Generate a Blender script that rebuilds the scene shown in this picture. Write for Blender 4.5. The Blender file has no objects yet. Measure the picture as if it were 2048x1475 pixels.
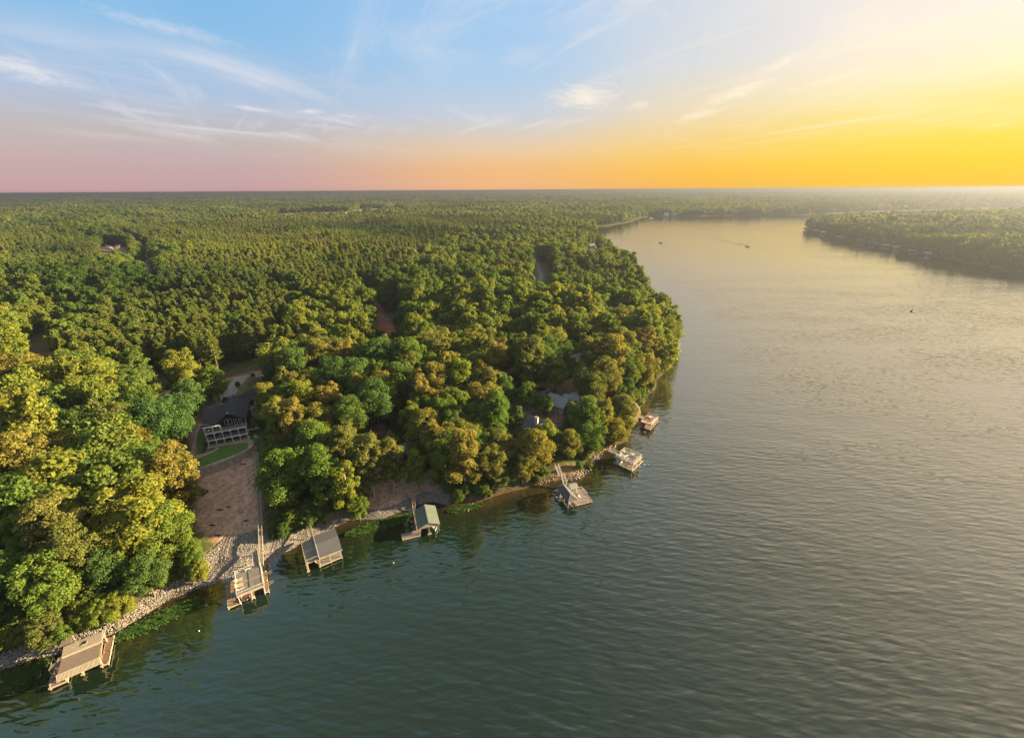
import bpy, bmesh, math, random
import numpy as np
from mathutils import Vector, Matrix
random.seed(7); RNG = np.random.default_rng(11)
scene = bpy.context.scene
COL = scene.collection

# ------------------------------------------------------------------ camera
CAM_H = 100.0
PITCH, ROLL = math.radians(22.7), math.radians(0.36)
FPX = 855.0                                   # focal length in pixels of the 2048 px wide photograph
cam_d = bpy.data.cameras.new('camera'); cam = bpy.data.objects.new('camera', cam_d); COL.objects.link(cam)
cam_d.sensor_width = 36.0; cam_d.lens = 36.0 * FPX / 2048.0
cam_d.clip_start = 1.0; cam_d.clip_end = 90000.0
cam.matrix_world = (Matrix.Translation((0, 0, CAM_H)) @ Matrix.Rotation(math.pi / 2 - PITCH, 4, 'X')
                    @ Matrix.Rotation(-ROLL, 4, 'Z'))
scene.camera = cam

# ------------------------------------------------------------------ light
SUN_AZ, SUN_EL = math.radians(80.0), math.radians(15.5)     # clockwise from the view direction (+Y)
SUN_DIR = Vector((math.sin(SUN_AZ) * math.cos(SUN_EL), math.cos(SUN_AZ) * math.cos(SUN_EL), math.sin(SUN_EL)))
sun_d = bpy.data.lights.new('sun', 'SUN'); sun_d.energy = 5.0; sun_d.angle = math.radians(0.6); sun_d.color = (1.0, 0.755, 0.40)
sun = bpy.data.objects.new('sun', sun_d); COL.objects.link(sun)
sun.rotation_euler = SUN_DIR.to_track_quat('Z', 'Y').to_euler(); sun.location = (300, 100, 300)

scene.view_settings.view_transform = 'Standard'; scene.view_settings.look = 'None'
EXPOSURE = 2.5
scene.view_settings.exposure = EXPOSURE; scene.view_settings.gamma = 1.0
scene.view_settings.use_curve_mapping = False
scene.cycles.max_bounces = 6; scene.cycles.diffuse_bounces = 4; scene.cycles.glossy_bounces = 3
scene.cycles.transmission_bounces = 4; scene.cycles.transparent_max_bounces = 8; scene.cycles.volume_bounces = 0
scene.cycles.use_denoising = True
scene.cycles.caustics_reflective = False; scene.cycles.caustics_refractive = False


def lin(r, g, b):
    f = lambda c: (c / 255 / 12.92) if c / 255 <= .04045 else ((c / 255 + .055) / 1.055) ** 2.4
    return (f(r), f(g), f(b), 1.0)


class NT:
    """tiny node-tree helper"""
    def __init__(s, tree): s.t = tree; s.n = tree.nodes; s.l = tree.links
    def node(s, typ, **kw):
        n = s.n.new(typ)
        for k, v in kw.items(): setattr(n, k, v)
        return n
    def set(s, sock, v):
        if isinstance(v, bpy.types.NodeSocket): s.l.new(v, sock)
        elif v is not None: sock.default_value = v
    def math(s, op, a, b=None, c=None, clamp=False):
        n = s.node('ShaderNodeMath', operation=op, use_clamp=clamp)
        s.set(n.inputs[0], a); s.set(n.inputs[1], b); s.set(n.inputs[2], c); return n.outputs[0]
    def vmath(s, op, a, b=None):
        n = s.node('ShaderNodeVectorMath', operation=op); s.set(n.inputs[0], a); s.set(n.inputs[1], b)
        return n.outputs[1] if op in ('DOT_PRODUCT', 'LENGTH') else n.outputs[0]
    def mix(s, f, a, b, blend='MIX'):
        n = s.node('ShaderNodeMix', data_type='RGBA', blend_type=blend)
        s.set(n.inputs[0], f); s.set(n.inputs[6], a); s.set(n.inputs[7], b); return n.outputs[2]
    def ramp(s, f, stops, interp='LINEAR'):
        n = s.node('ShaderNodeValToRGB'); r = n.color_ramp; r.interpolation = interp
        while len(r.elements) < len(stops): r.elements.new(0.5)
        for e, (p, c) in zip(r.elements, stops):
            e.position = p; e.color = c if len(c) == 4 else (*c, 1)
        s.set(n.inputs[0], f); return n.outputs[0]
    def noise(s, vec, scale, detail=3, rough=.5, dist=0.0):
        n = s.node('ShaderNodeTexNoise'); s.set(n.inputs['Vector'], vec)
        n.inputs['Scale'].default_value = scale; n.inputs['Detail'].default_value = detail
        n.inputs['Roughness'].default_value = rough; n.inputs['Distortion'].default_value = dist
        return n.outputs[0]
    def mapping(s, vec, rot=(0, 0, 0), scale=(1, 1, 1), loc=(0, 0, 0)):
        n = s.node('ShaderNodeMapping'); s.set(n.inputs[0], vec)
        n.inputs[1].default_value = loc; n.inputs[2].default_value = rot; n.inputs[3].default_value = scale
        return n.outputs[0]
    def rs(s, vec, ang, sx, sy, loc=(0, 0, 0)):
        return s.mapping(s.mapping(vec, rot=(0, 0, math.radians(ang))), scale=(sx, sy, 1), loc=loc)
    def smooth(s, v, a, b):
        n = s.node('ShaderNodeMapRange', interpolation_type='SMOOTHSTEP'); s.set(n.inputs[0], v)
        n.inputs[1].default_value = a; n.inputs[2].default_value = b; return n.outputs[0]


# ------------------------------------------------------------------ world: evening sky with thin cirrus
world = bpy.data.worlds.new('World'); scene.world = world; world.use_nodes = True
W = NT(world.node_tree); W.n.clear()
wout = W.node('ShaderNodeOutputWorld'); bg = W.node('ShaderNodeBackground')
gen = W.node('ShaderNodeTexCoord').outputs['Generated']
sep = W.node('ShaderNodeSeparateXYZ'); W.set(sep.inputs[0], gen)
elev = W.math('ARCSINE', sep.outputs[2])                     # radians
e01 = W.math('MULTIPLY_ADD', elev, 2.0 / math.pi * 1.0, 0.0, clamp=True)   # 0 at horizon, 1 at zenith
hor = W.vmath('NORMALIZE', W.vmath('MULTIPLY', gen, (1, 1, 0)))
ca = W.vmath('DOT_PRODUCT', hor, (math.sin(math.radians(72)), math.cos(math.radians(72)), 0))
D = lambda deg: deg / 90.0
sky_anti = W.ramp(e01, [(0, lin(196, 158, 160)), (D(2.2), lin(192, 163, 165)), (D(5), lin(188, 176, 174)), (D(8.5), lin(168, 186, 212)),
                        (D(14), lin(132, 182, 222)), (D(24), lin(112, 172, 224)), (D(60), lin(178, 192, 202)), (D(90), lin(210, 218, 226))])
sky_side = W.ramp(e01, [(0, lin(238, 180, 130)), (D(2.2), lin(236, 182, 122)), (D(4.5), lin(226, 196, 160)), (D(8), lin(192, 200, 212)),
                        (D(12), lin(168, 198, 226)), (D(19), lin(150, 192, 232)), (D(34), lin(150, 182, 210)), (D(60), lin(178, 192, 202)), (D(90), lin(210, 218, 226))])
sky_mid = W.ramp(e01, [(0, lin(243, 182, 82)), (D(2), lin(244, 191, 78)), (D(4.5), lin(240, 200, 112)), (D(8), lin(230, 212, 178)),
                       (D(12), lin(212, 212, 212)), (D(18), lin(206, 212, 222)), (D(30), lin(214, 216, 220)), (D(50), lin(196, 208, 220)), (D(90), lin(210, 218, 226))])
sky_sun = W.ramp(e01, [(0, lin(247, 196, 62)), (D(2), lin(247, 206, 54)), (D(4), lin(246, 216, 74)), (D(6.5), lin(246, 224, 126)),
                       (D(9), lin(254, 236, 190)), (D(13), lin(250, 234, 218)), (D(30), lin(250, 236, 218)), (D(52), lin(232, 228, 222)), (D(90), lin(210, 218, 226))])
c = W.mix(W.smooth(ca, -0.25, 0.34), sky_anti, sky_side)
c = W.mix(W.smooth(ca, 0.30, 0.66), c, sky_mid)
c = W.mix(W.smooth(ca, 0.58, 0.93), c, sky_sun)
# cirrus on a plane far above: gnomonic coordinates of the direction
zc = W.math('MAXIMUM', W.math('ADD', sep.outputs[2], 0.05), 0.02)
comb = W.node('ShaderNodeCombineXYZ')
W.set(comb.inputs[0], W.math('DIVIDE', sep.outputs[0], zc)); W.set(comb.inputs[1], W.math('DIVIDE', sep.outputs[1], zc))
cv = comb.outputs[0]
n1 = W.noise(W.rs(cv, 14, 1.25, .42, (1.3, .4, 0)), 0.62, 9, .64, 1.5)
n2 = W.noise(W.mapping(cv, rot=(0, 0, math.radians(-20)), scale=(.8, 1.1, 1), loc=(4.1, 2.2, 0)), 0.35, 3, .5)
n3 = W.noise(W.rs(cv, -26, 2.4, .34, (2.2, 7.1, 0)), 0.75, 8, .62, .9)
cl = W.math('MULTIPLY', W.smooth(n1, .43, .73), W.smooth(n2, .40, .66))
cl2 = W.math('MULTIPLY', W.smooth(n3, .48, .76), W.smooth(n2, .34, .62))
cl = W.math('MAXIMUM', cl, W.math('MULTIPLY', cl2, .8))
fade = W.smooth(elev, math.radians(2.5), math.radians(7))
cl = W.math('MULTIPLY', W.math('MULTIPLY', cl, fade), .85)
azm = W.math('ARCTAN2', sep.outputs[0], sep.outputs[1])
ae = W.node('ShaderNodeCombineXYZ'); W.set(ae.inputs[0], azm); W.set(ae.inputs[1], W.math('MULTIPLY', elev, 2.6))
torn = W.noise(ae.outputs[0], 26.0, 8, .68, 1.4); torn2 = W.noise(W.rs(ae.outputs[0], 24, 14, 60), 1.0, 5, .6, .6)
def cloudlet(az, el, wa, we, tilt, k):
    a = W.math('SUBTRACT', azm, math.radians(az)); b_ = W.math('SUBTRACT', elev, math.radians(el))
    b_ = W.math('SUBTRACT', b_, W.math('MULTIPLY', a, tilt))
    r2 = W.math('ADD', W.math('POWER', W.math('DIVIDE', W.math('ABSOLUTE', a), math.radians(wa)), 2.0), W.math('POWER', W.math('DIVIDE', W.math('ABSOLUTE', b_), math.radians(we)), 2.0))
    v = W.math('SUBTRACT', 1.0, W.math('SQRT', r2)); v = W.math('ADD', v, W.math('MULTIPLY_ADD', torn, 1.9, -.95)); v = W.math('ADD', v, W.math('MULTIPLY_ADD', torn2, .9, -.45))
    return W.math('MULTIPLY', W.smooth(v, -.15, 1.25), k)
for q in ((8.4, 9.6, 4.6, 1.5, .02, 1.0), (14.5, 8.6, 1.6, .5, .1, .5), (-43.5, 9.2, 5.0, 1.0, -.16, .8), (-22.0, 7.8, 1.9, .42, .05, .9), (-27.5, 7.8, 3.0, .30, -.08, .7), (-18, 7.6, 2.0, .3, 0, .6),
          (24.5, 9.2, 4.2, .8, .30, .8), (28.0, 11.2, 3.4, .7, .34, .7), (21.0, 7.4, 3.4, .6, .22, .6), (33, 9.6, 5, .5, .2, .5), (37, 12.5, 7, .9, .16, .6), (-33, 13.5, 7, .8, -.12, .45), (1.5, 13.5, 4, 1.6, .1, .2), (-37, 6.9, 5, .35, -.06, .45)):
    cl = W.math('MAXIMUM', cl, cloudlet(*q))
cloud_col = W.mix(W.smooth(ca, -.1, .85), lin(226, 222, 226), lin(255, 238, 206))
c = W.mix(cl, c, cloud_col)
nish = W.node('ShaderNodeTexSky', sky_type='NISHITA'); nish.sun_disc = False
nish.sun_elevation = SUN_EL; nish.sun_rotation = SUN_AZ; nish.air_density = 1.3; nish.dust_density = 2.0; nish.ozone_density = 2.0
ns = W.vmath('SCALE', nish.outputs[0]); ns.node.inputs[3].default_value = 0.05
es = W.vmath('SCALE', c); es.node.inputs[3].default_value = 1.10 * 2 ** -EXPOSURE
final = W.mix(0.965, ns, es)
W.set(bg.inputs[0], final); bg.inputs[1].default_value = 1.0
W.set(wout.inputs[0], bg.outputs[0])


# ------------------------------------------------------------------ picture point -> place in the world at height z
def gp(u, v, z=0.0):
    x, y = (u - 1024) / FPX, -(v - 737.5) / FPX
    c_, s_ = math.cos(ROLL), math.sin(ROLL)
    x, y = c_ * x + s_ * y, -s_ * x + c_ * y
    dx, dy, dz = x, math.cos(PITCH) + y * math.sin(PITCH), -math.sin(PITCH) + y * math.cos(PITCH)
    t = (z - CAM_H) / dz
    return (dx * t, dy * t)


def gpoly(pts, z): return np.array([gp(u, v, z) for u, v in pts])


# ------------------------------------------------------------------ land form
MAIN = np.array([(-30000, -900), (-900, -300), (-420, -110), (-260, -30), (-170, 28), (-135, 51), (-116.8, 63.5), (-108.8, 66.9), (-98.5, 73.5),
                 (-92, 81), (-83.3, 88), (-72, 93), (-66.2, 102), (-53.7, 110.5), (-42, 114), (-35.2, 117), (-29, 120), (-21.7, 119), (-12, 119.5), (-4.5, 123), (13.8, 131),
                 (24, 132.5), (31, 140), (38, 151), (49, 158), (54, 172), (62, 186), (72, 203), (89, 232), (110, 272), (117, 300), (121, 330), (133, 430),
                 (146, 520), (157, 620), (163, 740), (170, 861), (196, 1050), (239, 1276), (387, 1466), (470, 1660), (559, 1822), (751, 1801), (980, 1830), (1225, 1857),
                 (1700, 2080), (2500, 2350), (3600, 2300), (5200, 1900), (9000, 1500), (30000, 1500), (30000, 40000), (-30000, 40000)])
PEN = np.array([(762, 1114), (732, 1026), (712, 920), (688, 796), (674, 711), (646, 602), (648, 543), (652, 440), (720, 280), (900, 60), (1500, -250),
                (6000, -900), (30000, -900), (30000, 1000), (5200, 1300), (2600, 1750), (1700, 1560), (1250, 1420), (950, 1330), (800, 1230)])


def poly_sd(P, x, y):
    """signed distance, positive inside polygon P; x, y flat arrays"""
    best = np.full(x.shape, 1e12); inside = np.zeros(x.shape, bool)
    n = len(P)
    for i in range(n):
        x0, y0 = P[i]; x1, y1 = P[(i + 1) % n]
        ex, ey = x1 - x0, y1 - y0
        t = np.clip(((x - x0) * ex + (y - y0) * ey) / (ex * ex + ey * ey), 0, 1)
        dx, dy = x - x0 - t * ex, y - y0 - t * ey
        best = np.minimum(best, dx * dx + dy * dy)
        if y0 != y1:
            cr = ((y0 > y) != (y1 > y)) & (x < (x1 - x0) * (y - y0) / (y1 - y0) + x0)
            inside ^= cr
    return np.where(inside, 1, -1) * np.sqrt(best)


def line_d(L, x, y):
    best = np.full(x.shape, 1e12)
    for (x0, y0), (x1, y1) in zip(L[:-1], L[1:]):
        ex, ey = x1 - x0, y1 - y0
        t = np.clip(((x - x0) * ex + (y - y0) * ey) / (ex * ex + ey * ey), 0, 1)
        best = np.minimum(best, (x - x0 - t * ex) ** 2 + (y - y0 - t * ey) ** 2)
    return np.sqrt(best)


def sm(v, a, b):
    t = np.clip((v - a) / (b - a), 0, 1); return t * t * (3 - 2 * t)


_w = np.random.default_rng(3)
_ws = [(_w.uniform(0, 2 * math.pi), _w.uniform(0, 6.28), _w.uniform(.6, 1.7)) for _ in range(8)]
def wob(x, y, L, k=0):
    s = 0
    for i, (a, p, f) in enumerate(_ws):
        s = s + np.sin((x * math.cos(a + k) + y * math.sin(a + k)) * f * 6.283 / L + p + 3 * k)
    return s / 4.0


def shore(x, y):
    w = wob(x, y, 26.0) * .9 + wob(x, y, 9.0, 1.3) * .35
    far = sm(np.hypot(x, y), 400, 900)
    w = w + far * (wob(x, y, 160., .7) * 10)
    return np.maximum(poly_sd(MAIN, x, y), poly_sd(PEN, x, y)) + w


# the black house stands on a levelled lawn behind a retaining wall
H_ORG, H_ANG = (-118.0, 142.2), math.radians(24.8)
def HL(x, y): return (H_ORG[0] + x * math.cos(H_ANG) - y * math.sin(H_ANG), H_ORG[1] + x * math.sin(H_ANG) + y * math.cos(H_ANG))
LAWN_EDGE = [(-4.4, -6.2), (-3.9, -10), (-2.6, -14.6), (2.5, -13.9), (7, -12.3), (11, -10.2), (14.2, -7.6), (15.2, -4.6)]
LAWN_PAD = np.array([HL(*q) for q in LAWN_EDGE + [(15.5, 0), (14, 3), (0, 3), (-4.4, 0)]])
SLOPE = np.array([HL(*q) for q in [(-6, -14), (-2.6, -14.6), (2.5, -13.9), (7, -12.3), (11, -10.2), (14.2, -7.6), (17, -6), (22, -20), (40, -44), (20, -60), (2, -55), (-3, -38)]])
# levelled places: (points, inner radius, blend, height)
LOT_H = [(-111.5, 144.5)]
PADS = [([HL(-4, 10), HL(-4.5, 14)], 2.5, 5.0, 10.2), ([HL(3, 14), HL(10, 15)], 6.0, 4.0, 10.0), ([HL(4, 30), HL(12, 34)], 8, 6, 12.0),
        ([HL(1.7, 36), HL(4, 56)], 6, 8, 12.2),
        ([(8, 158), (20, 166)], 8, 8, 12.0), ([(20, 180), (40, 188)], 14, 10, 13.0),
        ([(-62, 150)], 9, 8, 11.0)]


def ground_z(x, y, d=None):
    x = np.asarray(x, float); y = np.asarray(y, float)
    if d is None: d = shore(x, y)
    z = np.interp(d, [-400, -60, -20, -6, 0, 1.5, 5, 12, 25, 45, 120, 400], [-12, -8, -4, -1.5, 0, .7, 2.0, 4.2, 6.2, 8.5, 11, 13])
    z = z + sm(d, 25, 140) * wob(x, y, 110., .4) * 1.5
    r = np.hypot(x, y)
    z = z + sm(d, 120, 900) * (wob(x, y, 900., .2) * 7 + 4) + sm(r, 2500, 8000) * np.maximum(d > 0, 0) * (wob(x, y, 4200., 1.1) * 16 + 10)
    kf = sm(r, 9000, 15500) * (d > 0); z = z * (1 - kf) + (70 + wob(x, y, 3100., .6) * 3.5 + wob(x, y, 900., 1.9) * 1.2) * kf
    for pts, r0, bl, h in PADS:
        q = line_d(pts, x, y) if len(pts) > 1 else np.hypot(x - pts[0][0], y - pts[0][1])
        k = 1 - sm(q, r0, r0 + bl)
        z = z * (1 - k) + h * k
    k = sm(poly_sd(SLOPE, x, y), -2.5, .6); z = z * (1 - k) + np.minimum(z, np.interp(d, [0, 4, 12, 30, 55], [0, 1.3, 2.7, 4.4, 5.6])) * k
    k = sm(poly_sd(LAWN_PAD, x, y), -.7, .2); z = z * (1 - k) + 8.5 * k
    return z


def gz(x, y): return float(ground_z(np.array([x]), np.array([y]))[0])


def on_ground(u, v, dz=0.0):
    """world point where the picture point meets the ground raised by dz"""
    z = 8.0
    for _ in range(14):
        x, y = gp(u, v, z); z = .5 * z + .5 * (gz(x, y) + dz)
    return (x, y, gz(x, y))


def px(X, Y, Z):
    Z = Z - CAM_H
    w = Y * math.cos(PITCH) - Z * math.sin(PITCH)
    x, y = X / w, (Y * math.sin(PITCH) + Z * math.cos(PITCH)) / w
    c_, s_ = math.cos(ROLL), math.sin(ROLL)
    x, y = c_ * x - s_ * y, s_ * x + c_ * y
    return 1024 + FPX * x, 737.5 - FPX * y


# ------------------------------------------------------------------ helpers: tags, materials, mesh builder
def tag(o, label=None, cat=None, group=None, kind=None):
    if label: o['label'] = label
    if cat: o['category'] = cat
    if group: o['group'] = group
    if kind: o['kind'] = kind
    return o


def mesh_obj(name, verts, faces, mat=None, parent=None, smooth=False):
    me = bpy.data.meshes.new(name); me.from_pydata(verts, [], faces)
    if mat: me.materials.append(mat)
    if smooth: me.polygons.foreach_set('use_smooth', [True] * len(me.polygons))
    me.update()
    o = bpy.data.objects.new(name, me); COL.objects.link(o)
    if parent: o.parent = parent
    return o


def np_mesh(name, V, Fq, mat=None):
    """mesh from numpy arrays, faces all of one size"""
    me = bpy.data.meshes.new(name)
    V = np.asarray(V, np.float32); Fq = np.asarray(Fq, np.int32); k = Fq.shape[1]
    me.vertices.add(len(V)); me.vertices.foreach_set('co', V.ravel())
    me.loops.add(Fq.size); me.loops.foreach_set('vertex_index', Fq.ravel())
    me.polygons.add(len(Fq)); me.polygons.foreach_set('loop_start', np.arange(len(Fq), dtype=np.int32) * k)
    me.update(calc_edges=True); me.validate()
    if mat: me.materials.append(mat)
    return me


def empty(name, loc=(0, 0, 0), rz=0.0):
    o = bpy.data.objects.new(name, None); COL.objects.link(o); o.empty_display_size = .5
    o.location = loc; o.rotation_euler = (0, 0, rz); return o


MATS = {}
def mat(name, col, rough=.7, metal=0., var=.12, vscale=1.5, spec=.3, bump=0., bscale=6., stretch=(1, 1, 1), col2=None):
    """painted / wooden / stone surface: base colour broken up by noise of the object's own coordinates"""
    if name in MATS: return MATS[name]
    m = bpy.data.materials.new(name); m.use_nodes = True; N = NT(m.node_tree)
    b = N.n['Principled BSDF']
    tc = N.node('ShaderNodeTexCoord').outputs['Object']
    v = N.mapping(tc, scale=stretch)
    n = N.noise(v, vscale, 5, .6)
    col = tuple(c_ * .80 for c_ in col[:3]); hi = tuple(min(1, c_ * (1 + var)) for c_ in col[:3]) + (1,)
    lo = tuple(c_ * (1 - var) for c_ in (col2 or col)[:3]) + (1,)
    N.set(b.inputs['Base Color'], N.ramp(n, [(.3, lo), (.7, hi)]))
    b.inputs['Roughness'].default_value = rough; b.inputs['Metallic'].default_value = metal
    b.inputs['Specular IOR Level'].default_value = spec
    if bump:
        bn = N.node('ShaderNodeBump'); bn.inputs['Strength'].default_value = bump; bn.inputs['Distance'].default_value = .05
        N.set(bn.inputs['Height'], N.noise(v, bscale, 4, .6)); N.set(b.inputs['Normal'], bn.outputs[0])
    MATS[name] = m; return m


# ------------------------------------------------------------------ cleared ground
CLEAR_LOT = gpoly([(362, 1085), (402, 985), (390, 940), (374, 880), (378, 800), (418, 790), (440, 765), (470, 742), (530, 738), (536, 770), (524, 800),
                   (512, 850), (518, 890), (524, 960), (527, 1050), (566, 1100), (480, 1172), (392, 1186)], 6.0)
DIRT = gpoly([(398, 930), (505, 900), (518, 960), (524, 1066), (452, 1084), (440, 1080), (400, 1056), (388, 1020), (402, 985)], 4.0)
SIDE_DIRT = gpoly([(384, 800), (408, 800), (404, 850), (390, 905), (380, 905), (382, 850)], 9.5)
RIP_LOT = gpoly([(523, 1062), (570, 1098), (530, 1135), (470, 1170), (392, 1196), (404, 1118), (452, 1086)], 1.4)
BANK = gpoly([(585, 1030), (640, 990), (690, 985), (712, 1030), (690, 1060), (620, 1078)], 2.5)
STRAW = gpoly([(720, 1030), (735, 950), (800, 940), (880, 945), (880, 1008), (800, 1016)], 4.0)
STRAW2 = gpoly([(1092, 985), (1096, 950), (1112, 925), (1150, 920), (1180, 940), (1120, 985)], 4.0)
BANKF = gpoly([(1215, 905), (1215, 860), (1260, 850), (1275, 880), (1240, 915)], 4.0)
ROAD1 = gpoly([(262, 806), (318, 786), (380, 771), (440, 760), (478, 752), (530, 742), (600, 730), (690, 700)], 12.0)
DRIVE = gpoly([(486, 750), (470, 772), (455, 795), (444, 812)], 12.0)
TRACK = gpoly([(60, 735), (90, 690), (200, 612), (265, 570), (290, 545), (300, 515), (282, 497), (240, 482)], 14.0)
GAP2 = gpoly([(735, 585), (752, 625), (775, 658)], 13.0)
GAP3 = gpoly([(1070, 610), (1082, 545), (1068, 505)], 13.0)
YARD2 = np.array([(-63, 152)]); 
CLEARING = gpoly([(192, 520), (205, 498), (250, 498), (275, 512), (260, 522), (215, 524)], 14.0)
FIELDS = [gpoly(p, 16.0) for p in ([(440, 441), (560, 426), (720, 425), (745, 437), (560, 443)], [(420, 418), (510, 407), (530, 409), (450, 419)],
                                   [(690, 430), (720, 418), (800, 419), (812, 430)], [(760, 421), (795, 411), (806, 414), (790, 421)], [(990, 397), (1140, 389), (1150, 391), (1000, 399)], [(60, 404), (200, 398), (220, 400), (80, 406)], [(600, 401), (720, 397), (730, 399), (610, 404)], [(860, 412), (930, 406), (945, 409), (880, 414)], [(1250, 397), (1330, 393), (1340, 395), (1260, 399)])]
DRIVE3 = gpoly([(1012, 772), (1024, 800), (1038, 812), (1060, 825)], 12.5)
PAD4 = gpoly([(1068, 775), (1090, 782), (1112, 795)], 13.0)


RIDES = [gpoly(p, 16.0) for p in ([(0, 712), (80, 668), (160, 622), (262, 566)], [(300, 500), (480, 474), (700, 458), (1010, 447)], [(640, 606), (700, 566), (880, 520), (1000, 500)], [(150, 470), (400, 448), (640, 440)], [(520, 720), (580, 650), (640, 606)], [(820, 440), (1000, 425), (1160, 420)])]


def clear_of(x, y):
    """True where trees may stand"""
    ok = poly_sd(CLEAR_LOT, x, y) < 0
    for L in RIDES: ok &= line_d(L, x, y) > 4.5 + 4 * sm(y, 400, 1500)
    for L, w in ((ROAD1, 4.5), (DRIVE, 4.5), (TRACK, 8.0), (GAP2, 7.0), (GAP3, 7.0), (DRIVE3, 4.0), (PAD4, 5.0)):
        ok &= line_d(L, x, y) > w
    ok &= poly_sd(CLEARING, x, y) < 0
    for F_ in FIELDS: ok &= poly_sd(F_, x, y) < 0
    for P_ in (BANK, STRAW, STRAW2): ok &= poly_sd(P_, x, y) < 0
    for cx, cy, r in ((-62, 150, 10), (13, 159, 10), (28, 183, 14)): ok &= np.hypot(x - cx, y - cy) > r
    return ok


# ------------------------------------------------------------------ ground sheet
def axis(lo, hi, a, b, st, g):
    mid = np.arange(a, b + st, st); up = [mid[-1]]; s = st
    while up[-1] < hi: s = max(st, g * (up[-1] - b) + st); up.append(up[-1] + s)
    dn = [a]
    while dn[-1] > lo: s = max(st, g * (a - dn[-1]) + st); dn.append(dn[-1] - s)
    return np.concatenate([np.array(dn[1:])[::-1], mid, np.array(up[1:])])


gx = axis(-17000, 17000, -260, 150, 1.7, .034); gy = axis(-1500, 17500, 44, 320, 1.7, .034)
GX, GY = np.meshgrid(gx, gy); fx, fy = GX.ravel(), GY.ravel()
gd = shore(fx, fy); fz = ground_z(fx, fy, gd)
nx, ny = len(gx), len(gy)
ii = (np.arange(ny - 1)[:, None] * nx + np.arange(nx - 1)[None]).ravel()
ground_me = np_mesh('ground', np.stack([fx, fy, fz], 1), np.stack([ii, ii + 1, ii + 1 + nx, ii + nx], 1))
ground_me.polygons.foreach_set('use_smooth', np.ones(len(ground_me.polygons), bool))
ground = bpy.data.objects.new('ground', ground_me); COL.objects.link(ground); tag(ground, kind='structure')


def blend(colr, mask, c_): return colr * (1 - mask[:, None]) + np.array(c_)[None] * mask[:, None]


gc = np.tile(np.array([.085, .072, .038]), (len(fx), 1))
gc = blend(gc, sm(wob(fx, fy, 60., 2.) + wob(fx, fy, 17., .9) * .6, -.3, .8), (.060, .090, .028))
near_sh = (1 - sm(gd, .5, 3.0)) * (gd > -8) * (np.hypot(fx, fy) < 420); gc = blend(gc, near_sh, (.085, .062, .042))
gc = blend(gc, (gd < -.2) * (np.hypot(fx, fy) < 420), (.10, .075, .045))
for P_, c_ in ((DIRT, (.42, .27, .205)), (SIDE_DIRT, (.32, .19, .14)), (RIP_LOT, (.22, .20, .18)), (BANK, (.24, .19, .09)), (STRAW, (.36, .24, .17)),
               (STRAW2, (.19, .13, .075)), (BANKF, (.30, .16, .09)), (CLEARING, (.32, .24, .18))):
    gc = blend(gc, sm(poly_sd(P_, fx, fy), -1.5, .8), c_)
for F_ in FIELDS: gc = blend(gc, sm(poly_sd(F_, fx, fy), -30, 5), (.30, .32, .15))
for L_, w_, c_ in ((TRACK, 6, (.10, .085, .05)), (GAP2, 6, (.26, .12, .075)), (GAP3, 6, (.14, .12, .08)), (ROAD1, 6.5, (.30, .19, .12)),
                   (DRIVE3, 5.5, (.19, .115, .08)), (DRIVE, 6, (.15, .13, .06)), (PAD4, 7, (.2, .13, .09))):
    gc = blend(gc, 1 - sm(line_d(L_, fx, fy), w_ * .6, w_ * 1.2), c_)
for cx, cy, r_ in ((-62, 150, 13), (13, 159, 13), (28, 183, 17)): gc = blend(gc, 1 - sm(np.hypot(fx - cx, fy - cy), r_ * .6, r_), (.17, .10, .07))
# bare red clay patches
for u_, v_, r_ in ((604, 1012, 3.0), (770, 655, 9), (75, 712, 9), (1215, 850, 6), (600, 1068, 2)):
    q_ = on_ground(u_, v_); gc = blend(gc, 1 - sm(np.hypot(fx - q_[0], fy - q_[1]), r_ * .4, r_), (.30, .115, .055))
at = ground_me.attributes.new('ground_colour', 'FLOAT_COLOR', 'POINT')
at.data.foreach_set('color', np.concatenate([gc, np.ones((len(gc), 1))], 1).astype(np.float32).ravel())
m = bpy.data.materials.new('ground'); m.use_nodes = True; N = NT(m.node_tree); b = N.n['Principled BSDF']
a_ = N.node('ShaderNodeAttribute', attribute_name='ground_colour'); pos = N.node('ShaderNodeNewGeometry').outputs[0]
k_ = N.ramp(N.noise(pos, .9, 6, .65), [(.25, (.45, .45, .45)), (.75, (1.5, 1.45, 1.4))])
colr = N.mix(1.0, a_.outputs[0], k_, 'MULTIPLY')
k2 = N.ramp(N.noise(N.mapping(pos, rot=(0, 0, .5), scale=(.6, .18, 1)), 1.0, 4, .6, .8), [(.35, (.75, .75, .75)), (.65, (1.2, 1.18, 1.12))])
N.set(b.inputs['Base Color'], N.mix(1.0, colr, k2, 'MULTIPLY')); b.inputs['Roughness'].default_value = .95; b.inputs['Specular IOR Level'].default_value = .1
bp = N.node('ShaderNodeBump'); bp.inputs['Strength'].default_value = .7; bp.inputs['Distance'].default_value = .25
N.set(bp.inputs['Height'], N.noise(pos, 1.6, 6, .7)); N.set(b.inputs['Normal'], bp.outputs[0])
ground_me.materials.append(m)

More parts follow.
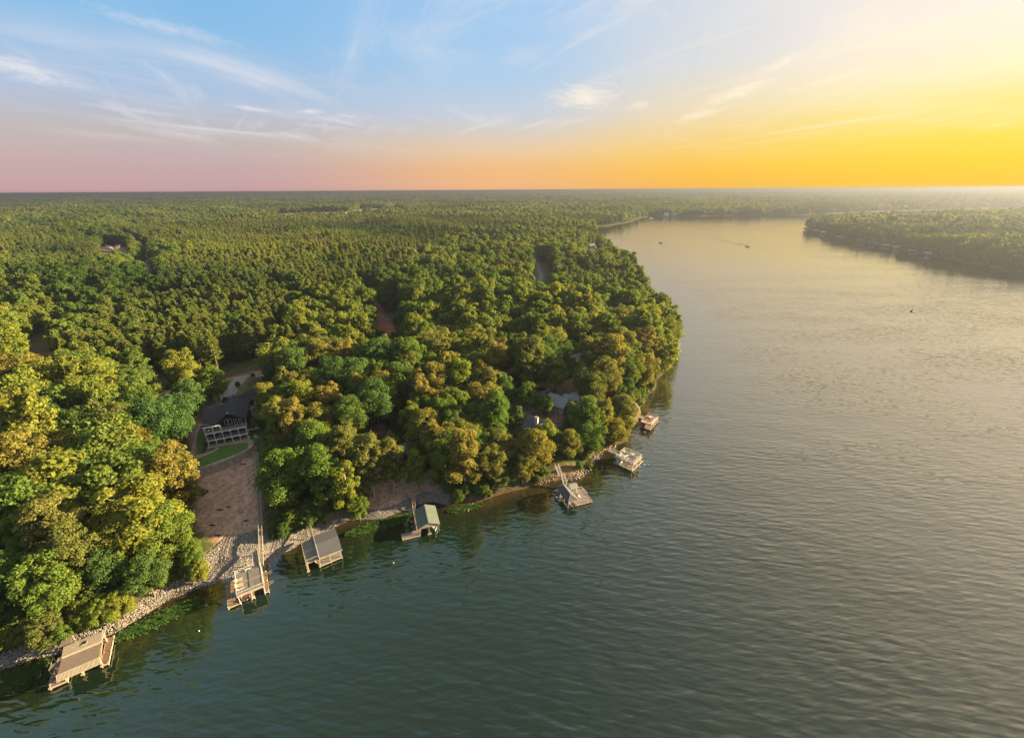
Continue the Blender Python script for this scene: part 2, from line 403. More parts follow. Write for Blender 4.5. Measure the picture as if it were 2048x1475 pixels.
# ------------------------------------------------------------------ lake: a sheet at z = 0
wx = axis(-1500, 16000, -140, 190, 4.0, .06); wy = axis(-1500, 3200, 20, 330, 4.0, .06)
WX, WY = np.meshgrid(wx, wy); qx, qy = WX.ravel(), WY.ravel(); nx, ny = len(wx), len(wy)
ii = (np.arange(ny - 1)[:, None] * nx + np.arange(nx - 1)[None]).ravel()
water_me = np_mesh('lake_water', np.stack([qx, qy, qx * 0], 1), np.stack([ii, ii + 1, ii + 1 + nx, ii + nx], 1))
water = bpy.data.objects.new('lake_water', water_me); COL.objects.link(water); tag(water, kind='structure')
at = water_me.attributes.new('depth', 'FLOAT', 'POINT'); at.data.foreach_set('value', (-shore(qx, qy)).astype(np.float32))
m = bpy.data.materials.new('lake_water'); m.use_nodes = True; N = NT(m.node_tree); b = N.n['Principled BSDF']
dep = N.node('ShaderNodeAttribute', attribute_name='depth').outputs['Fac']; pos = N.node('ShaderNodeNewGeometry').outputs[0]
wobn = N.math('MULTIPLY_ADD', N.noise(pos, .12, 3, .5), 7.0, -3.5)
N.set(b.inputs['Base Color'], N.ramp(N.math('DIVIDE', N.math('ADD', dep, wobn), 45.0, clamp=True),
      [(0, (.045, .033, .015)), (.10, (.016, .018, .008)), (.35, (.004, .016, .009)), (1, (.004, .013, .009))]))
gl = N.node('ShaderNodeBsdfGlossy'); gl.inputs['Color'].default_value = (1.0, .93, .82, 1); gl.inputs['Roughness'].default_value = .05
b.inputs['Roughness'].default_value = .6; b.inputs['Specular IOR Level'].default_value = 0.0
# wind ripples: three families of short waves, stronger in open water, calm patches in between
w1 = N.noise(N.rs(pos, 10, .14, .66), 1.0, 1, .4, .25)
w2 = N.noise(N.rs(pos, -11, .17, .74, (31, 7, 0)), 1.0, 1, .4, .25)
w3 = N.noise(N.rs(pos, 8, .045, .12, (3, 70, 0)), 1.0, 2, .5, .4)
calm = N.ramp(N.noise(N.mapping(pos, rot=(0, 0, .5), scale=(.6, 1.6, 1)), .016, 4, .55), [(.35, (.45,) * 3), (.62, (1,) * 3)])
openw = N.ramp(N.math('DIVIDE', dep, 60.0, clamp=True), [(0, (.35,) * 3), (1, (1,) * 3)])
sy_ = N.node('ShaderNodeSeparateXYZ'); N.set(sy_.inputs[0], pos); up_ = N.node('ShaderNodeMapRange', interpolation_type='SMOOTHSTEP'); N.set(up_.inputs[0], sy_.outputs[1])
for k_, v_ in ((1, 150.), (2, 650.), (3, 1.0), (4, .18)): up_.inputs[k_].default_value = v_
amp = N.math('MULTIPLY', N.math('MULTIPLY', calm, openw), up_.outputs[0])        # sheltered, calmer water further up the lake
hgt = N.math('ADD', N.math('ADD', N.math('MULTIPLY', w1, .55), N.math('MULTIPLY', w2, .50)), N.math('MULTIPLY', w3, .5))
hgt = N.math('MULTIPLY', hgt, amp)
bp = N.node('ShaderNodeBump'); bp.inputs['Strength'].default_value = 1.0; bp.inputs['Distance'].default_value = .75
N.set(bp.inputs['Height'], hgt); N.set(b.inputs['Normal'], bp.outputs[0]); N.set(gl.inputs['Normal'], bp.outputs[0])
lw = N.node('ShaderNodeLayerWeight'); lw.inputs[0].default_value = .5; N.set(lw.inputs['Normal'], bp.outputs[0])     # more mirror-like towards grazing view
mxw = N.node('ShaderNodeMixShader'); N.set(mxw.inputs[0], N.math('MULTIPLY_ADD', N.math('POWER', lw.outputs['Facing'], 2.0), .93, .035, clamp=True))
N.l.new(b.outputs[0], mxw.inputs[1]); N.l.new(gl.outputs[0], mxw.inputs[2]); N.l.new(mxw.outputs[0], N.n['Material Output'].inputs[0])
water_me.materials.append(m); WATER_MAT = m


# ------------------------------------------------------------------ tree kits
def leaf_mat(name, stops, transl=.5, by_place=0.0):
    m = bpy.data.materials.new(name); m.use_nodes = True; N = NT(m.node_tree); N.n.clear()
    out = N.node('ShaderNodeOutputMaterial'); oi = N.node('ShaderNodeObjectInfo')
    f = oi.outputs['Random']
    if by_place:
        pl = N.noise(oi.outputs['Location'], .011, 3, .6)
        pl = N.math('MULTIPLY_ADD', pl, 2.2, -.6, clamp=True)
        f = N.math('ADD', N.math('MULTIPLY', f, 1 - by_place), N.math('MULTIPLY', pl, by_place))
    base = N.ramp(f, stops)
    if by_place:
        stand = N.ramp(N.noise(N.rs(oi.outputs['Location'], 20, .6, 1.5), .0042, 2, .5), [(.37, (.50, .62, .66)), (.47, (.92, .95, .95)), (.55, (1.08, 1.06, 1.0)), (.63, (1.36, 1.27, 1.02))]); base = N.mix(1.0, base, stand, 'MULTIPLY')
    lv = N.node('ShaderNodeAttribute', attribute_name='leaf_tone').outputs['Fac']
    tone = N.ramp(lv, [(0, (.62, .66, .7)), (.5, (.98, .98, .95)), (1, (1.42, 1.28, 1.05))])
    colr = N.mix(1.0, base, tone, 'MULTIPLY')
    d = N.node('ShaderNodeBsdfDiffuse'); t = N.node('ShaderNodeBsdfTranslucent'); mx = N.node('ShaderNodeMixShader')
    N.set(d.inputs[0], colr); N.set(t.inputs[0], N.mix(1.0, colr, (1.25, 1.1, .55, 1), 'MULTIPLY')); mx.inputs[0].default_value = transl
    N.l.new(d.outputs[0], mx.inputs[1]); N.l.new(t.outputs[0], mx.inputs[2]); N.l.new(mx.outputs[0], out.inputs[0])
    return m


LEAF = {'lime': leaf_mat('leaves_lime', [(0, (.180, .240, .044)), (.5, (.205, .250, .046)), (1, (.230, .255, .052))]),
        'green': leaf_mat('leaves_green', [(0, (.110, .195, .044)), (.5, (.135, .212, .046)), (1, (.160, .222, .046))]),
        'dark': leaf_mat('leaves_dark', [(0, (.078, .155, .052)), (.5, (.096, .170, .052)), (1, (.114, .178, .050))]),
        'olive': leaf_mat('leaves_olive', [(0, (.148, .182, .054)), (.5, (.172, .195, .060)), (1, (.195, .202, .066))]),
        'gold': leaf_mat('leaves_gold', [(0, (.200, .220, .054)), (.5, (.224, .222, .058)), (1, (.244, .222, .066))]),
        'blue': leaf_mat('leaves_grey_green', [(0, (.100, .165, .085)), (1, (.12, .18, .08))]),
        'mix': leaf_mat('leaves_mixed', [(0, (.084, .155, .048)), (.3, (.120, .195, .048)), (.52, (.150, .205, .050)), (.74, (.180, .218, .050)), (.88, (.208, .220, .052)), (1, (.222, .240, .052))], by_place=.45),
        'pine': leaf_mat('needles', [(0, (.098, .165, .050)), (.35, (.138, .192, .058)), (.7, (.178, .208, .064)), (1, (.210, .214, .068))], .35, by_place=.55)}
BARK = mat('bark', (.16, .125, .095), .95, var=.35, vscale=3, spec=.1)
BARK_PALE = mat('bark_pale', (.42, .37, .31), .95, var=.25, vscale=3, spec=.1)


def tube_np(p0, p1, r0, r1, n=5):
    p0, p1 = np.array(p0, float), np.array(p1, float); d = p1 - p0; d /= np.linalg.norm(d) + 1e-9
    a = np.cross(d, (0.31, .9, .2)); a /= np.linalg.norm(a); c_ = np.cross(d, a)
    th = np.arange(n) * 2 * math.pi / n
    ring = np.cos(th)[:, None] * a + np.sin(th)[:, None] * c_
    V = np.concatenate([p0 + ring * r0, p1 + ring * r1]); i = np.arange(n); j = (i + 1) % n
    return V, np.stack([i, j, j + n, i + n], 1)


def join_np(parts):
    Vs, Fs, o = [], [], 0
    for V, F_ in parts: Vs.append(V); Fs.append(F_ + o); o += len(V)
    return np.concatenate(Vs), np.concatenate(Fs)


def leaf_cards(P, Nn, size, rng, tilt=.9, aspect=.62):
    """rhombus leaves at P facing roughly Nn"""
    n = len(P)
    nn = Nn + rng.normal(0, tilt, (n, 3)) * .6; nn /= np.linalg.norm(nn, axis=1)[:, None] + 1e-9
    r = rng.normal(0, 1, (n, 3)); a = np.cross(nn, r); a /= np.linalg.norm(a, axis=1)[:, None] + 1e-9
    b_ = np.cross(nn, a); s = size * rng.uniform(.65, 1.35, n)[:, None]
    bend = nn * s * .18
    V = np.stack([P + a * s - bend, P + b_ * s * aspect + bend, P - a * s - bend, P - b_ * s * aspect + bend], 1).reshape(-1, 3)
    F_ = np.arange(n * 4).reshape(n, 4)
    return V, F_


def crown_lobes(rng, h, r, base, form):
    L = []
    cz0, cz1 = base * h, h
    n = {'round': 56, 'tall': 50, 'spread': 58, 'ragged': 40}[form]
    for i in range(n):
        t = (i + .5) / n
        t = min(1, max(0, t + rng.normal(0, .03)))
        prof = {'round': math.sqrt(max(.02, 1 - ((t - .42) / .60) ** 2)), 'tall': math.sqrt(max(.02, 1 - ((t - .35) / .68) ** 2)) * .92,
                'spread': math.sqrt(max(.03, 1 - ((t - .58) / .62) ** 2)), 'ragged': math.sqrt(max(.02, 1 - ((t - .5) / .58) ** 2)) * rng.uniform(.7, 1.1)}[form]
        th = i * 2.399963 + rng.normal(0, .35)
        rad = r * prof * rng.uniform(.40, .92)
        lr = r * (.14 + .24 * rng.random() ** 1.6) * (1.0 if t < .8 else .85)
        L.append((rad * math.cos(th), rad * math.sin(th), cz0 + (cz1 - cz0 - lr * .8) * t + lr * .25, lr))
    return L


def broadleaf_np(seed, h, r, base, form, n_leaf, size):
    rng = np.random.default_rng(seed); L = np.array(crown_lobes(rng, h, r, base, form))
    w = L[:, 3] ** 2; k = rng.choice(len(L), n_leaf, p=w / w.sum())
    d = rng.normal(0, 1, (n_leaf, 3)); d /= np.linalg.norm(d, axis=1)[:, None]
    lowmask = (d[:, 2] < -.25) & (rng.random(n_leaf) < .75); d[lowmask, 2] *= -1
    # sub-clumps on every lobe
    sub = rng.normal(0, 1, (len(L) * 9, 3)); sub /= np.linalg.norm(sub, axis=1)[:, None]
    pick = sub[k * 9 + rng.integers(0, 9, n_leaf)]
    d = d * .62 + pick * .62; d /= np.linalg.norm(d, axis=1)[:, None]
    rr = L[k, 3] * np.where(rng.random(n_leaf) < .16, rng.uniform(.2, .75, n_leaf), np.where(rng.random(n_leaf) < .07, rng.uniform(1.14, 1.5, n_leaf), rng.uniform(.80, 1.14, n_leaf)))
    P = L[k, :3] + d * rr[:, None] * np.array([1.05, 1.05, .88])
    V, F_ = leaf_cards(P, d + np.array([0, 0, .35]), size, rng)
    tone = np.clip(.5 + .22 * rng.normal(0, 1, n_leaf) + .25 * ((P[:, 2] - base * h) / (h * (1 - base)) - .55) * .0, 0, 1)
    parts = [tube_np((0, 0, -.8), (0, 0, h * base), r * .065, r * .05, 7), tube_np((0, 0, h * base), (r * .06, -r * .04, h * .86), r * .05, r * .012, 6)]
    for q in L[::2]:
        z0 = min(q[2] * .8, max(h * base * .8, q[2] - math.hypot(q[0], q[1]) * .8)); parts.append(tube_np((0, 0, z0), q[:3], r * .024, r * .006, 4))
    return V, F_, tone, join_np(parts)


def pine_np(seed, h, r, base, n_leaf, size):
    rng = np.random.default_rng(seed); tips = []; parts = [tube_np((0, 0, -.8), (0, 0, h * .97), h * .0105 + .05, .04, 6)]
    nb = 46
    for i in range(nb):
        t = (i + .5) / nb; z = h * (base + (1 - base) * t)
        L = r * (1 - t) ** .62 * rng.uniform(.65, 1.15) * (1 if t > .12 else rng.uniform(.4, 1.0)) + .25
        th = i * 2.39996 + rng.normal(0, .3); up = .25 + .55 * t
        e = np.array([L * math.cos(th), L * math.sin(th), z + L * up * .55]); parts.append(tube_np((0, 0, z), e, .05, .015, 3))
        for s in (.45, .75, 1.0): tips.append((*(np.array([0, 0, z]) * (1 - s) + e * s), .38 + .30 * (1 - t)))
    T = np.array(tips); k = rng.integers(0, len(T), n_leaf); d = rng.normal(0, 1, (n_leaf, 3)); d[:, 2] = np.abs(d[:, 2]) * 1.1 - .25
    d /= np.linalg.norm(d, axis=1)[:, None]
    P = T[k, :3] + d * (T[k, 3] * rng.uniform(.35, 1.1, n_leaf))[:, None]
    # needle sprays: thin blades pointing outward
    s = size * rng.uniform(.7, 1.3, n_leaf)[:, None]; a = np.cross(d, rng.normal(0, 1, (n_leaf, 3))); a /= np.linalg.norm(a, axis=1)[:, None]
    V = np.stack([P + d * s, P + a * s * .30, P - d * s, P - a * s * .30], 1).reshape(-1, 3); F_ = np.arange(n_leaf * 4).reshape(-1, 4)
    tone = np.clip(.5 + .22 * rng.normal(0, 1, n_leaf), 0, 1)
    return V, F_, tone, join_np(parts)


def leaf_mesh(name, V, F_, tone, material):
    me = np_mesh(name, V, F_, material)
    at = me.attributes.new('leaf_tone', 'FLOAT', 'FACE'); at.data.foreach_set('value', tone.astype(np.float32)); return me


FORMS = [('round', 19, 6.3, .26), ('spread', 18, 7.0, .30), ('tall', 23, 5.4, .24), ('round', 17, 5.6, .22), ('ragged', 21, 5.8, .32), ('tall', 21, 5.0, .22), ('spread', 20, 6.6, .24), ('ragged', 18, 5.6, .28)]
KIT = []        # (crown mesh, trunk mesh, height, radius)
for i, (fm, h, r, bs) in enumerate(FORMS):
    V, F_, tn, tr = broadleaf_np(100 + i, h, r, bs, fm, 14000, .27)
    KIT.append((leaf_mesh('crown', V, F_, tn, LEAF['green']), np_mesh('trunk', *tr, BARK), h, r))
PINES = []
for i, (h, r, bs) in enumerate([(20, 2.5, .30), (18, 2.3, .26), (21, 2.6, .36), (19, 2.1, .28)]):
    V, F_, tn, tr = pine_np(200 + i, h, r, bs, 4600, .50)
    PINES.append((leaf_mesh('crown', V, F_, tn, LEAF['pine']), np_mesh('trunk', *tr, BARK), h, r))

# lighter kits for the forest that stretches away (drawn as one mass)
def hidden_collection(name, metas):
    c_ = bpy.data.collections.new(name)
    for i, me in enumerate(metas):
        o = bpy.data.objects.new('%s_%02d' % (name, i), me); c_.objects.link(o)
    return c_


def with_trunk(V, F_, tn, tr, leaf, bark):
    """one mesh: leaves then trunk"""
    Vt, Ft = tr; me = np_mesh('tree', np.concatenate([V, Vt]), np.concatenate([F_, Ft + len(V)]), leaf)
    me.materials.append(bark)
    mi = np.zeros(len(F_) + len(Ft), np.int32); mi[len(F_):] = 1; me.polygons.foreach_set('material_index', mi)
    at = me.attributes.new('leaf_tone', 'FLOAT', 'FACE'); at.data.foreach_set('value', np.concatenate([tn, np.full(len(Ft), .5)]).astype(np.float32)); return me


C_NEAR = hidden_collection('kit_broadleaf', [with_trunk(*broadleaf_np(300 + i, h, r, bs, fm, 5000, .46), LEAF['mix'], BARK) for i, (fm, h, r, bs) in enumerate(FORMS)])
C_PINE = hidden_collection('kit_pine', [with_trunk(*pine_np(400 + i, h, r, bs, 2200, .72), LEAF['pine'], BARK) for i, (h, r, bs) in enumerate([(20, 2.5, .30), (18, 2.3, .26), (21, 2.6, .36), (19, 2.1, .28)])])
C_FAR = hidden_collection('kit_far', [with_trunk(*broadleaf_np(500 + i, h, r, bs, fm, 420, 1.45), LEAF['mix'], BARK) for i, (fm, h, r, bs) in enumerate(FORMS)])
C_FARPINE = hidden_collection('kit_farpine', [with_trunk(*pine_np(600 + i, h, r, bs, 320, 1.7), LEAF['pine'], BARK) for i, (h, r, bs) in enumerate([(20, 2.5, .30), (18, 2.3, .26), (21, 2.6, .36), (19, 2.1, .28)])])


def scatter(name, coll, pts, rot, scl, idx, label):
    """one mass of trees: points that carry copies of the kit"""
    me = bpy.data.meshes.new(name); me.vertices.add(len(pts)); me.vertices.foreach_set('co', pts.astype(np.float32).ravel())
    for nm, ty, dat in (('rot', 'FLOAT', rot), ('idx', 'INT', idx)):
        a_ = me.attributes.new(nm, ty, 'POINT'); a_.data.foreach_set('value', dat.astype(np.float32 if ty == 'FLOAT' else np.int32))
    a_ = me.attributes.new('scl', 'FLOAT_VECTOR', 'POINT'); a_.data.foreach_set('vector', scl.astype(np.float32).ravel())
    o = bpy.data.objects.new(name, me); COL.objects.link(o)
    g = bpy.data.node_groups.new(name, 'GeometryNodeTree')
    g.interface.new_socket('Geometry', in_out='INPUT', socket_type='NodeSocketGeometry'); g.interface.new_socket('Geometry', in_out='OUTPUT', socket_type='NodeSocketGeometry')
    gi = g.nodes.new('NodeGroupInput'); go = g.nodes.new('NodeGroupOutput'); ip = g.nodes.new('GeometryNodeInstanceOnPoints')
    ci = g.nodes.new('GeometryNodeCollectionInfo'); ci.inputs[0].default_value = coll; ci.inputs[1].default_value = True; ci.inputs[2].default_value = True
    def attr(nm, ty):
        n = g.nodes.new('GeometryNodeInputNamedAttribute'); n.data_type = ty; n.inputs[0].default_value = nm; return n.outputs[0]
    cx_ = g.nodes.new('ShaderNodeCombineXYZ'); g.links.new(attr('rot', 'FLOAT'), cx_.inputs[2])
    e2 = g.nodes.new('FunctionNodeEulerToRotation'); g.links.new(cx_.outputs[0], e2.inputs[0])
    g.links.new(gi.outputs[0], ip.inputs['Points']); g.links.new(ci.outputs[0], ip.inputs['Instance']); ip.inputs['Pick Instance'].default_value = True
    g.links.new(attr('idx', 'INT'), ip.inputs['Instance Index']); g.links.new(e2.outputs[0], ip.inputs['Rotation']); g.links.new(attr('scl', 'FLOAT_VECTOR'), ip.inputs['Scale'])
    g.links.new(ip.outputs[0], go.inputs[0])
    md = o.modifiers.new('scatter', 'NODES'); md.node_group = g
    tag(o, label, 'forest', kind='stuff'); return o


# ------------------------------------------------------------------ the woods
PINE_Z = [gpoly(p, 22.0) for p in (
    [(215, 725), (150, 690), (235, 620), (330, 565), (330, 540), (420, 500), (560, 470), (760, 478), (930, 462), (800, 540), (690, 590), (600, 600), (560, 640), (520, 700), (420, 735), (300, 725)],
    [(-200, 505), (60, 480), (185, 490), (205, 525), (190, 548), (110, 560), (-200, 640)],
    [(180, 470), (250, 445), (700, 435), (1010, 440), (1060, 455), (900, 465), (560, 472), (400, 500), (340, 490)])]
# trees one can pick out near the water: picture position of the crown, width in pixels, leaf tone, form
NEAR = '''41 755 104 gold 1|90 762 80 gold 3|131 766 74 gold 0|164 765 54 gold 3|197 792 110 lime 4|146 822 62 lime 3|366 737 60 lime 4|427 762 52 green 0|377 790 60 dark 3
344 838 88 dark 1|306 850 96 dark 0|202 877 62 olive 0|170 853 80 dark 1|260 873 62 olive 0|298 890 46 olive 3|153 914 86 olive 0|191 902 60 dark 3|12 855 104 gold 4|82 848 96 dark 0
46 927 118 gold 0|109 908 66 dark 3|353 948 92 gold 2|285 940 100 green 1|93 968 104 lime 1|126 1010 92 lime 4|22 1023 108 olive 0|271 1027 140 lime 4|323 1058 96 green 0|232 1078 100 lime 1
164 946 88 dark 0|197 970 82 dark 1|109 1066 106 olive 2|27 1156 104 green 0|90 1170 106 green 4|153 1110 92 olive 2|213 1130 80 dark 0|364 1137 76 green 0|298 1184 58 olive 3|290 1148 72 dark 0
235 1208 48 lime 3|200 1222 48 lime 3|161 1236 38 lime 3|90 1258 58 olive 3|123 1263 40 green 3|8 1226 62 dark 0|330 1185 44 green 3|372 1180 40 green 3|60 1110 90 green 0|10 1090 90 green 4|180 1040 84 dark 0
556 843 62 lime 2|546 893 48 gold 3|532 802 50 gold 2|607 802 56 lime 2|659 804 58 gold 4|637 848 76 gold 0|617 880 56 lime 2|566 953 98 green 0|646 948 78 green 2|559 1055 74 green 0|545 1090 40 green 3|693 972 66 lime 2
715 1009 42 green 3|737 921 76 olive 2|781 920 60 olive 2|830 933 48 lime 2|784 890 36 olive 5|854 862 80 gold 0|825 838 52 lime 4|864 811 42 gold 5|883 919 56 lime 2|927 909 76 gold 2|873 975 44 blue 3|930 953 80 olive 0
895 997 46 green 3|983 953 62 olive 2|957 990 60 green 3|998 892 62 olive 0|940 880 60 olive 0|980 951 70 green 0|1071 897 70 gold 0|1095 868 44 lime 4|1056 870 44 lime 3|1040 960 58 green 0|1082 968 32 lime 3|1139 884 46 gold 0
1181 914 46 gold 4|1200 921 42 gold 3|1176 832 70 green 0|1148 838 44 green 3|1208 812 50 gold 2|1239 820 56 gold 1|1232 860 44 gold 0|1252 768 60 olive 0|1286 740 60 gold 1|1313 768 44 gold 4|1286 808 50 gold 0|1164 753 32 lime 5
1112 743 50 green 0|1059 719 80 olive 2|993 726 62 gold 2|968 799 70 gold 1|922 762 60 lime 2|1012 772 28 gold 5|1056 787 42 green 3|1090 806 32 green 3|1222 711 74 gold 2|1352 702 46 gold 4|1202 860 40 blue 0|1030 905 50 olive 0
700 760 84 dark 1|760 720 88 dark 0|820 720 80 green 0|880 700 80 olive 1|950 690 70 gold 2|700 830 70 dark 0|750 800 76 dark 0|800 770 70 dark 2|870 770 60 gold 2|672 872 50 dark 0|590 740 60 dark 2|640 720 70 gold 2|690 720 60 gold 4
1150 660 70 green 2|1290 690 60 gold 2|1330 660 56 olive 1|1240 650 80 olive 0|1290 640 60 lime 1|1180 715 60 olive 4|1255 700 50 olive 2|1340 735 40 gold 4|1370 680 30 gold 4|1100 690 66 lime 1|1200 792 34 gold 0|385 1112 40 green 3|372 1092 40 green 0|398 1140 34 lime 3|1105 878 40 green 3|1010 962 56 olive 0|1060 948 50 gold 0|1022 985 34 green 3|950 1000 40 green 3|985 995 36 green 3'''
trees = []            # x, y, z, scale_xy, scale_z, form, tone, named?
for row in NEAR.replace('\n', '|').split('|'):
    u_, v_, w_, tn_, fm_ = row.split(); u_, v_, w_, fm_ = float(u_), float(v_), float(w_), int(fm_)
    h0, r0 = KIT[fm_][2], KIT[fm_][3]; h_ = h0
    for _ in range(10):
        zc_ = 12.0 if _ == 0 else g_ + h_ * .60
        x_, y_ = gp(u_, v_, zc_); g_ = max(.3, gz(x_, y_))
        dist_ = math.sqrt(x_ * x_ + y_ * y_ + (CAM_H - zc_) ** 2)
        wid_ = w_ * (y_ * math.cos(PITCH) + (CAM_H - zc_) * math.sin(PITCH)) / FPX * 1.02
        h_ = min(26.0, max(3.2, wid_ * {0: 1.42, 1: 1.3, 2: 1.95, 3: 1.4, 4: 1.7, 5: 2.1, 6: 1.4, 7: 1.5}[fm_]))
    if shore(np.array([x_]), np.array([y_]))[0] < -1.0: continue
    trees.append([x_, y_, g_, wid_ / 2 / (r0 * 1.02), h_ / h0, fm_, tn_, True])
n_named = len(trees)

PROTECT = [(385, 768, 518, 985), (300, 742, 540, 800), (392, 940, 522, 1150), (718, 848, 800, 905), (1028, 788, 1128, 862), (1072, 772, 1150, 806), (735, 955, 880, 1020),
           (590, 1000, 690, 1060), (200, 498, 262, 512), (286, 500, 304, 545), (752, 622, 800, 668), (1068, 520, 1098, 566), (1120, 900, 1140, 960), (60, 700, 92, 735), (1172, 488, 1196, 503), (1145, 688, 1180, 706)]


def jitter_grid(x0, x1, y0, y1, s):
    X, Y = np.meshgrid(np.arange(x0, x1, s), np.arange(y0, y1, s * .866)); X = X + (np.arange(X.shape[0]) % 2)[:, None] * s * .5
    X = X.ravel(); Y = Y.ravel(); return X + RNG.uniform(-.42, .42, X.size) * s, Y + RNG.uniform(-.42, .42, X.size) * s


def pine_mask(x, y):
    k = np.zeros(x.shape, bool)
    for P_ in PINE_Z: k |= poly_sd(P_, x, y) + wob(x, y, 140., .3) * 8 > 0
    return k


# ring 1: nearest woods
rx, ry = jitter_grid(-640, 330, 40, 620, 6.3)
keep = (np.abs(np.arctan2(rx, ry)) < math.radians(62)) & (np.hypot(rx, ry) < 620); rx, ry = rx[keep], ry[keep]
d_ = shore(rx, ry); keep = (d_ > .8) & clear_of(rx, ry); rx, ry, d_ = rx[keep], ry[keep], d_[keep]
pz_ = pine_mask(rx, ry); keep = ~pz_ | (RNG.random(rx.size) < .07); rx, ry, d_ = rx[keep], ry[keep], d_[keep]; pm = RNG.random(rx.size) < .05
ex, ey = jitter_grid(-640, 330, 40, 620, 4.5); keep = (np.abs(np.arctan2(ex, ey)) < math.radians(58)) & (np.hypot(ex, ey) < 620) & pine_mask(ex, ey); ex, ey = ex[keep], ey[keep]
de_ = shore(ex, ey); keep = (de_ > 3) & clear_of(ex, ey); ex, ey, de_ = ex[keep], ey[keep], de_[keep]
rx, ry, d_, pm = np.concatenate([rx, ex]), np.concatenate([ry, ey]), np.concatenate([d_, de_]), np.concatenate([pm, np.ones(ex.size, bool)]); rz = ground_z(rx, ry, d_)
pm &= ~((np.hypot(rx, ry) < 230))
keep = np.ones(rx.size, bool); T_ = np.array([(t[0], t[1], t[3] * KIT[t[5]][3]) for t in trees])
for i in range(rx.size):
    if rx[i] ** 2 + ry[i] ** 2 < 330 ** 2:
        dd = np.hypot(T_[:, 0] - rx[i], T_[:, 1] - ry[i])
        if (dd < T_[:, 2] * .72 + 1.2).any(): keep[i] = False; continue
    if True:
        sc_ = .62 if pm[i] else .78
        for hh, rr_ in ((4.0, 4.5), (13.0, 5.2), (18.0, 4.0)):
            u_, v_ = px(rx[i], ry[i], rz[i] + hh); s_ = FPX * rr_ * sc_ / math.sqrt(rx[i] ** 2 + ry[i] ** 2 + 8000)
            for (a0, b0, a1, b1) in PROTECT:
                if a0 - s_ < u_ < a1 + s_ and b0 - s_ * .8 < v_ < b1 + s_ * .8: keep[i] = False; break
            if not keep[i]: break
rx, ry, rz, d_, pm = rx[keep], ry[keep], rz[keep], d_[keep], pm[keep]
# thin the broadleaf crowns: they are wider than pines
kb = pm | (RNG.random(rx.size) < .80); rx, ry, rz, d_, pm = rx[kb], ry[kb], rz[kb], d_[kb], pm[kb]
tone_f = wob(rx, ry, 120., 2.2) * .5 + RNG.normal(0, .55, rx.size)
dist1 = np.sqrt(rx ** 2 + ry ** 2 + 80 ** 2)
ang = np.abs(np.arctan2(rx, ry)) < math.radians(47)
order_b = [i for i in np.argsort(dist1) if not pm[i] and ang[i] and px(rx[i], ry[i], rz[i] + 14)[0] > -10 and px(rx[i], ry[i], rz[i] + 14)[1] < 1500]
order_p = [i for i in np.argsort(dist1) if pm[i] and ang[i] and px(rx[i], ry[i], rz[i] + 14)[0] > -10]
single_b = order_b[:300 - n_named]; single_p = order_p[:300]
for i in single_b:
    fm_ = int(RNG.integers(0, len(KIT))); s_ = RNG.uniform(.78, 1.12); t_ = tone_f[i]
    tn_ = 'dark' if t_ < -.55 else 'green' if t_ < .05 else 'olive' if t_ < .45 else 'gold' if t_ < .85 else 'lime'
    edge_ = d_[i] < 9
    trees.append([rx[i], ry[i], rz[i], s_ * (.8 if edge_ else 1), s_ * RNG.uniform(.9, 1.1) * (.75 if edge_ else 1), fm_, tn_, False])
TONE_W = {'lime': 'bright yellow-green', 'green': 'mid green', 'dark': 'dark green', 'olive': 'olive green', 'gold': 'golden', 'blue': 'grey-green'}
FORM_W = {0: 'round-crowned', 1: 'broad spreading', 2: 'tall', 3: 'small round', 4: 'ragged', 5: 'slim tall', 6: 'broad', 7: 'ragged'}


def where(x, y):
    u, v = px(x, y, 12)
    d = float(shore(np.array([x]), np.array([y]))[0])
    spots = [((-98, 66), 'the brown boathouse'), ((-72, 84), 'the sundeck dock'), ((-57, 96), 'the grey-roofed boathouse'), ((-28, 108), 'the green-roofed boathouse'),
             ((20, 120), 'the hip-roofed boathouse'), ((46, 141), 'the white two-level dock'), ((63, 170), 'the red dock'), ((-113, 152), 'the black house'),
             ((-62, 150), 'the blue-roofed house'), ((13, 159), 'the chimney house'), ((29, 182), 'the gabled house')]
    k = min(spots, key=lambda s: math.hypot(s[0][0] - x, s[0][1] - y)); q = math.hypot(k[0][0] - x, k[0][1] - y)
    if q < 24: return 'by ' + k[1]
    if d < 10: return 'on the shore between docks' if y < 185 and x > -125 else 'past the red dock' if y > 185 else 'beyond the brown boathouse'
    if q < 48: return 'in woods near ' + k[1]
    if y < 175 and x < -120: return 'west of the bare lot'
    if y > 200 and x < -120: return 'behind the country road'
    return 'in woods behind the lakeside houses'


def add_tree(i, t):
    x, y, z, sx, sz, fm, tn, named = t
    e = empty('broadleaf_tree', (x, y, z), RNG.uniform(0, 6.283)); e.scale = (sx, sx, sz)
    cr = bpy.data.objects.new('crown', KIT[fm][0]); tk = bpy.data.objects.new('trunk', KIT[fm][1])
    for o in (cr, tk): COL.objects.link(o); o.parent = e
    if named and fm == 2 and -60 < x < -5 and y < 135: tk.material_slots[0].link = 'OBJECT'; tk.material_slots[0].material = BARK_PALE
    cr.material_slots[0].link = 'OBJECT'; cr.material_slots[0].material = LEAF[tn]
    tag(e, '%s %s tree %s' % (FORM_W[fm], TONE_W[tn], where(x, y)), 'tree', 'broadleaf trees %s' % where(x, y)); return e


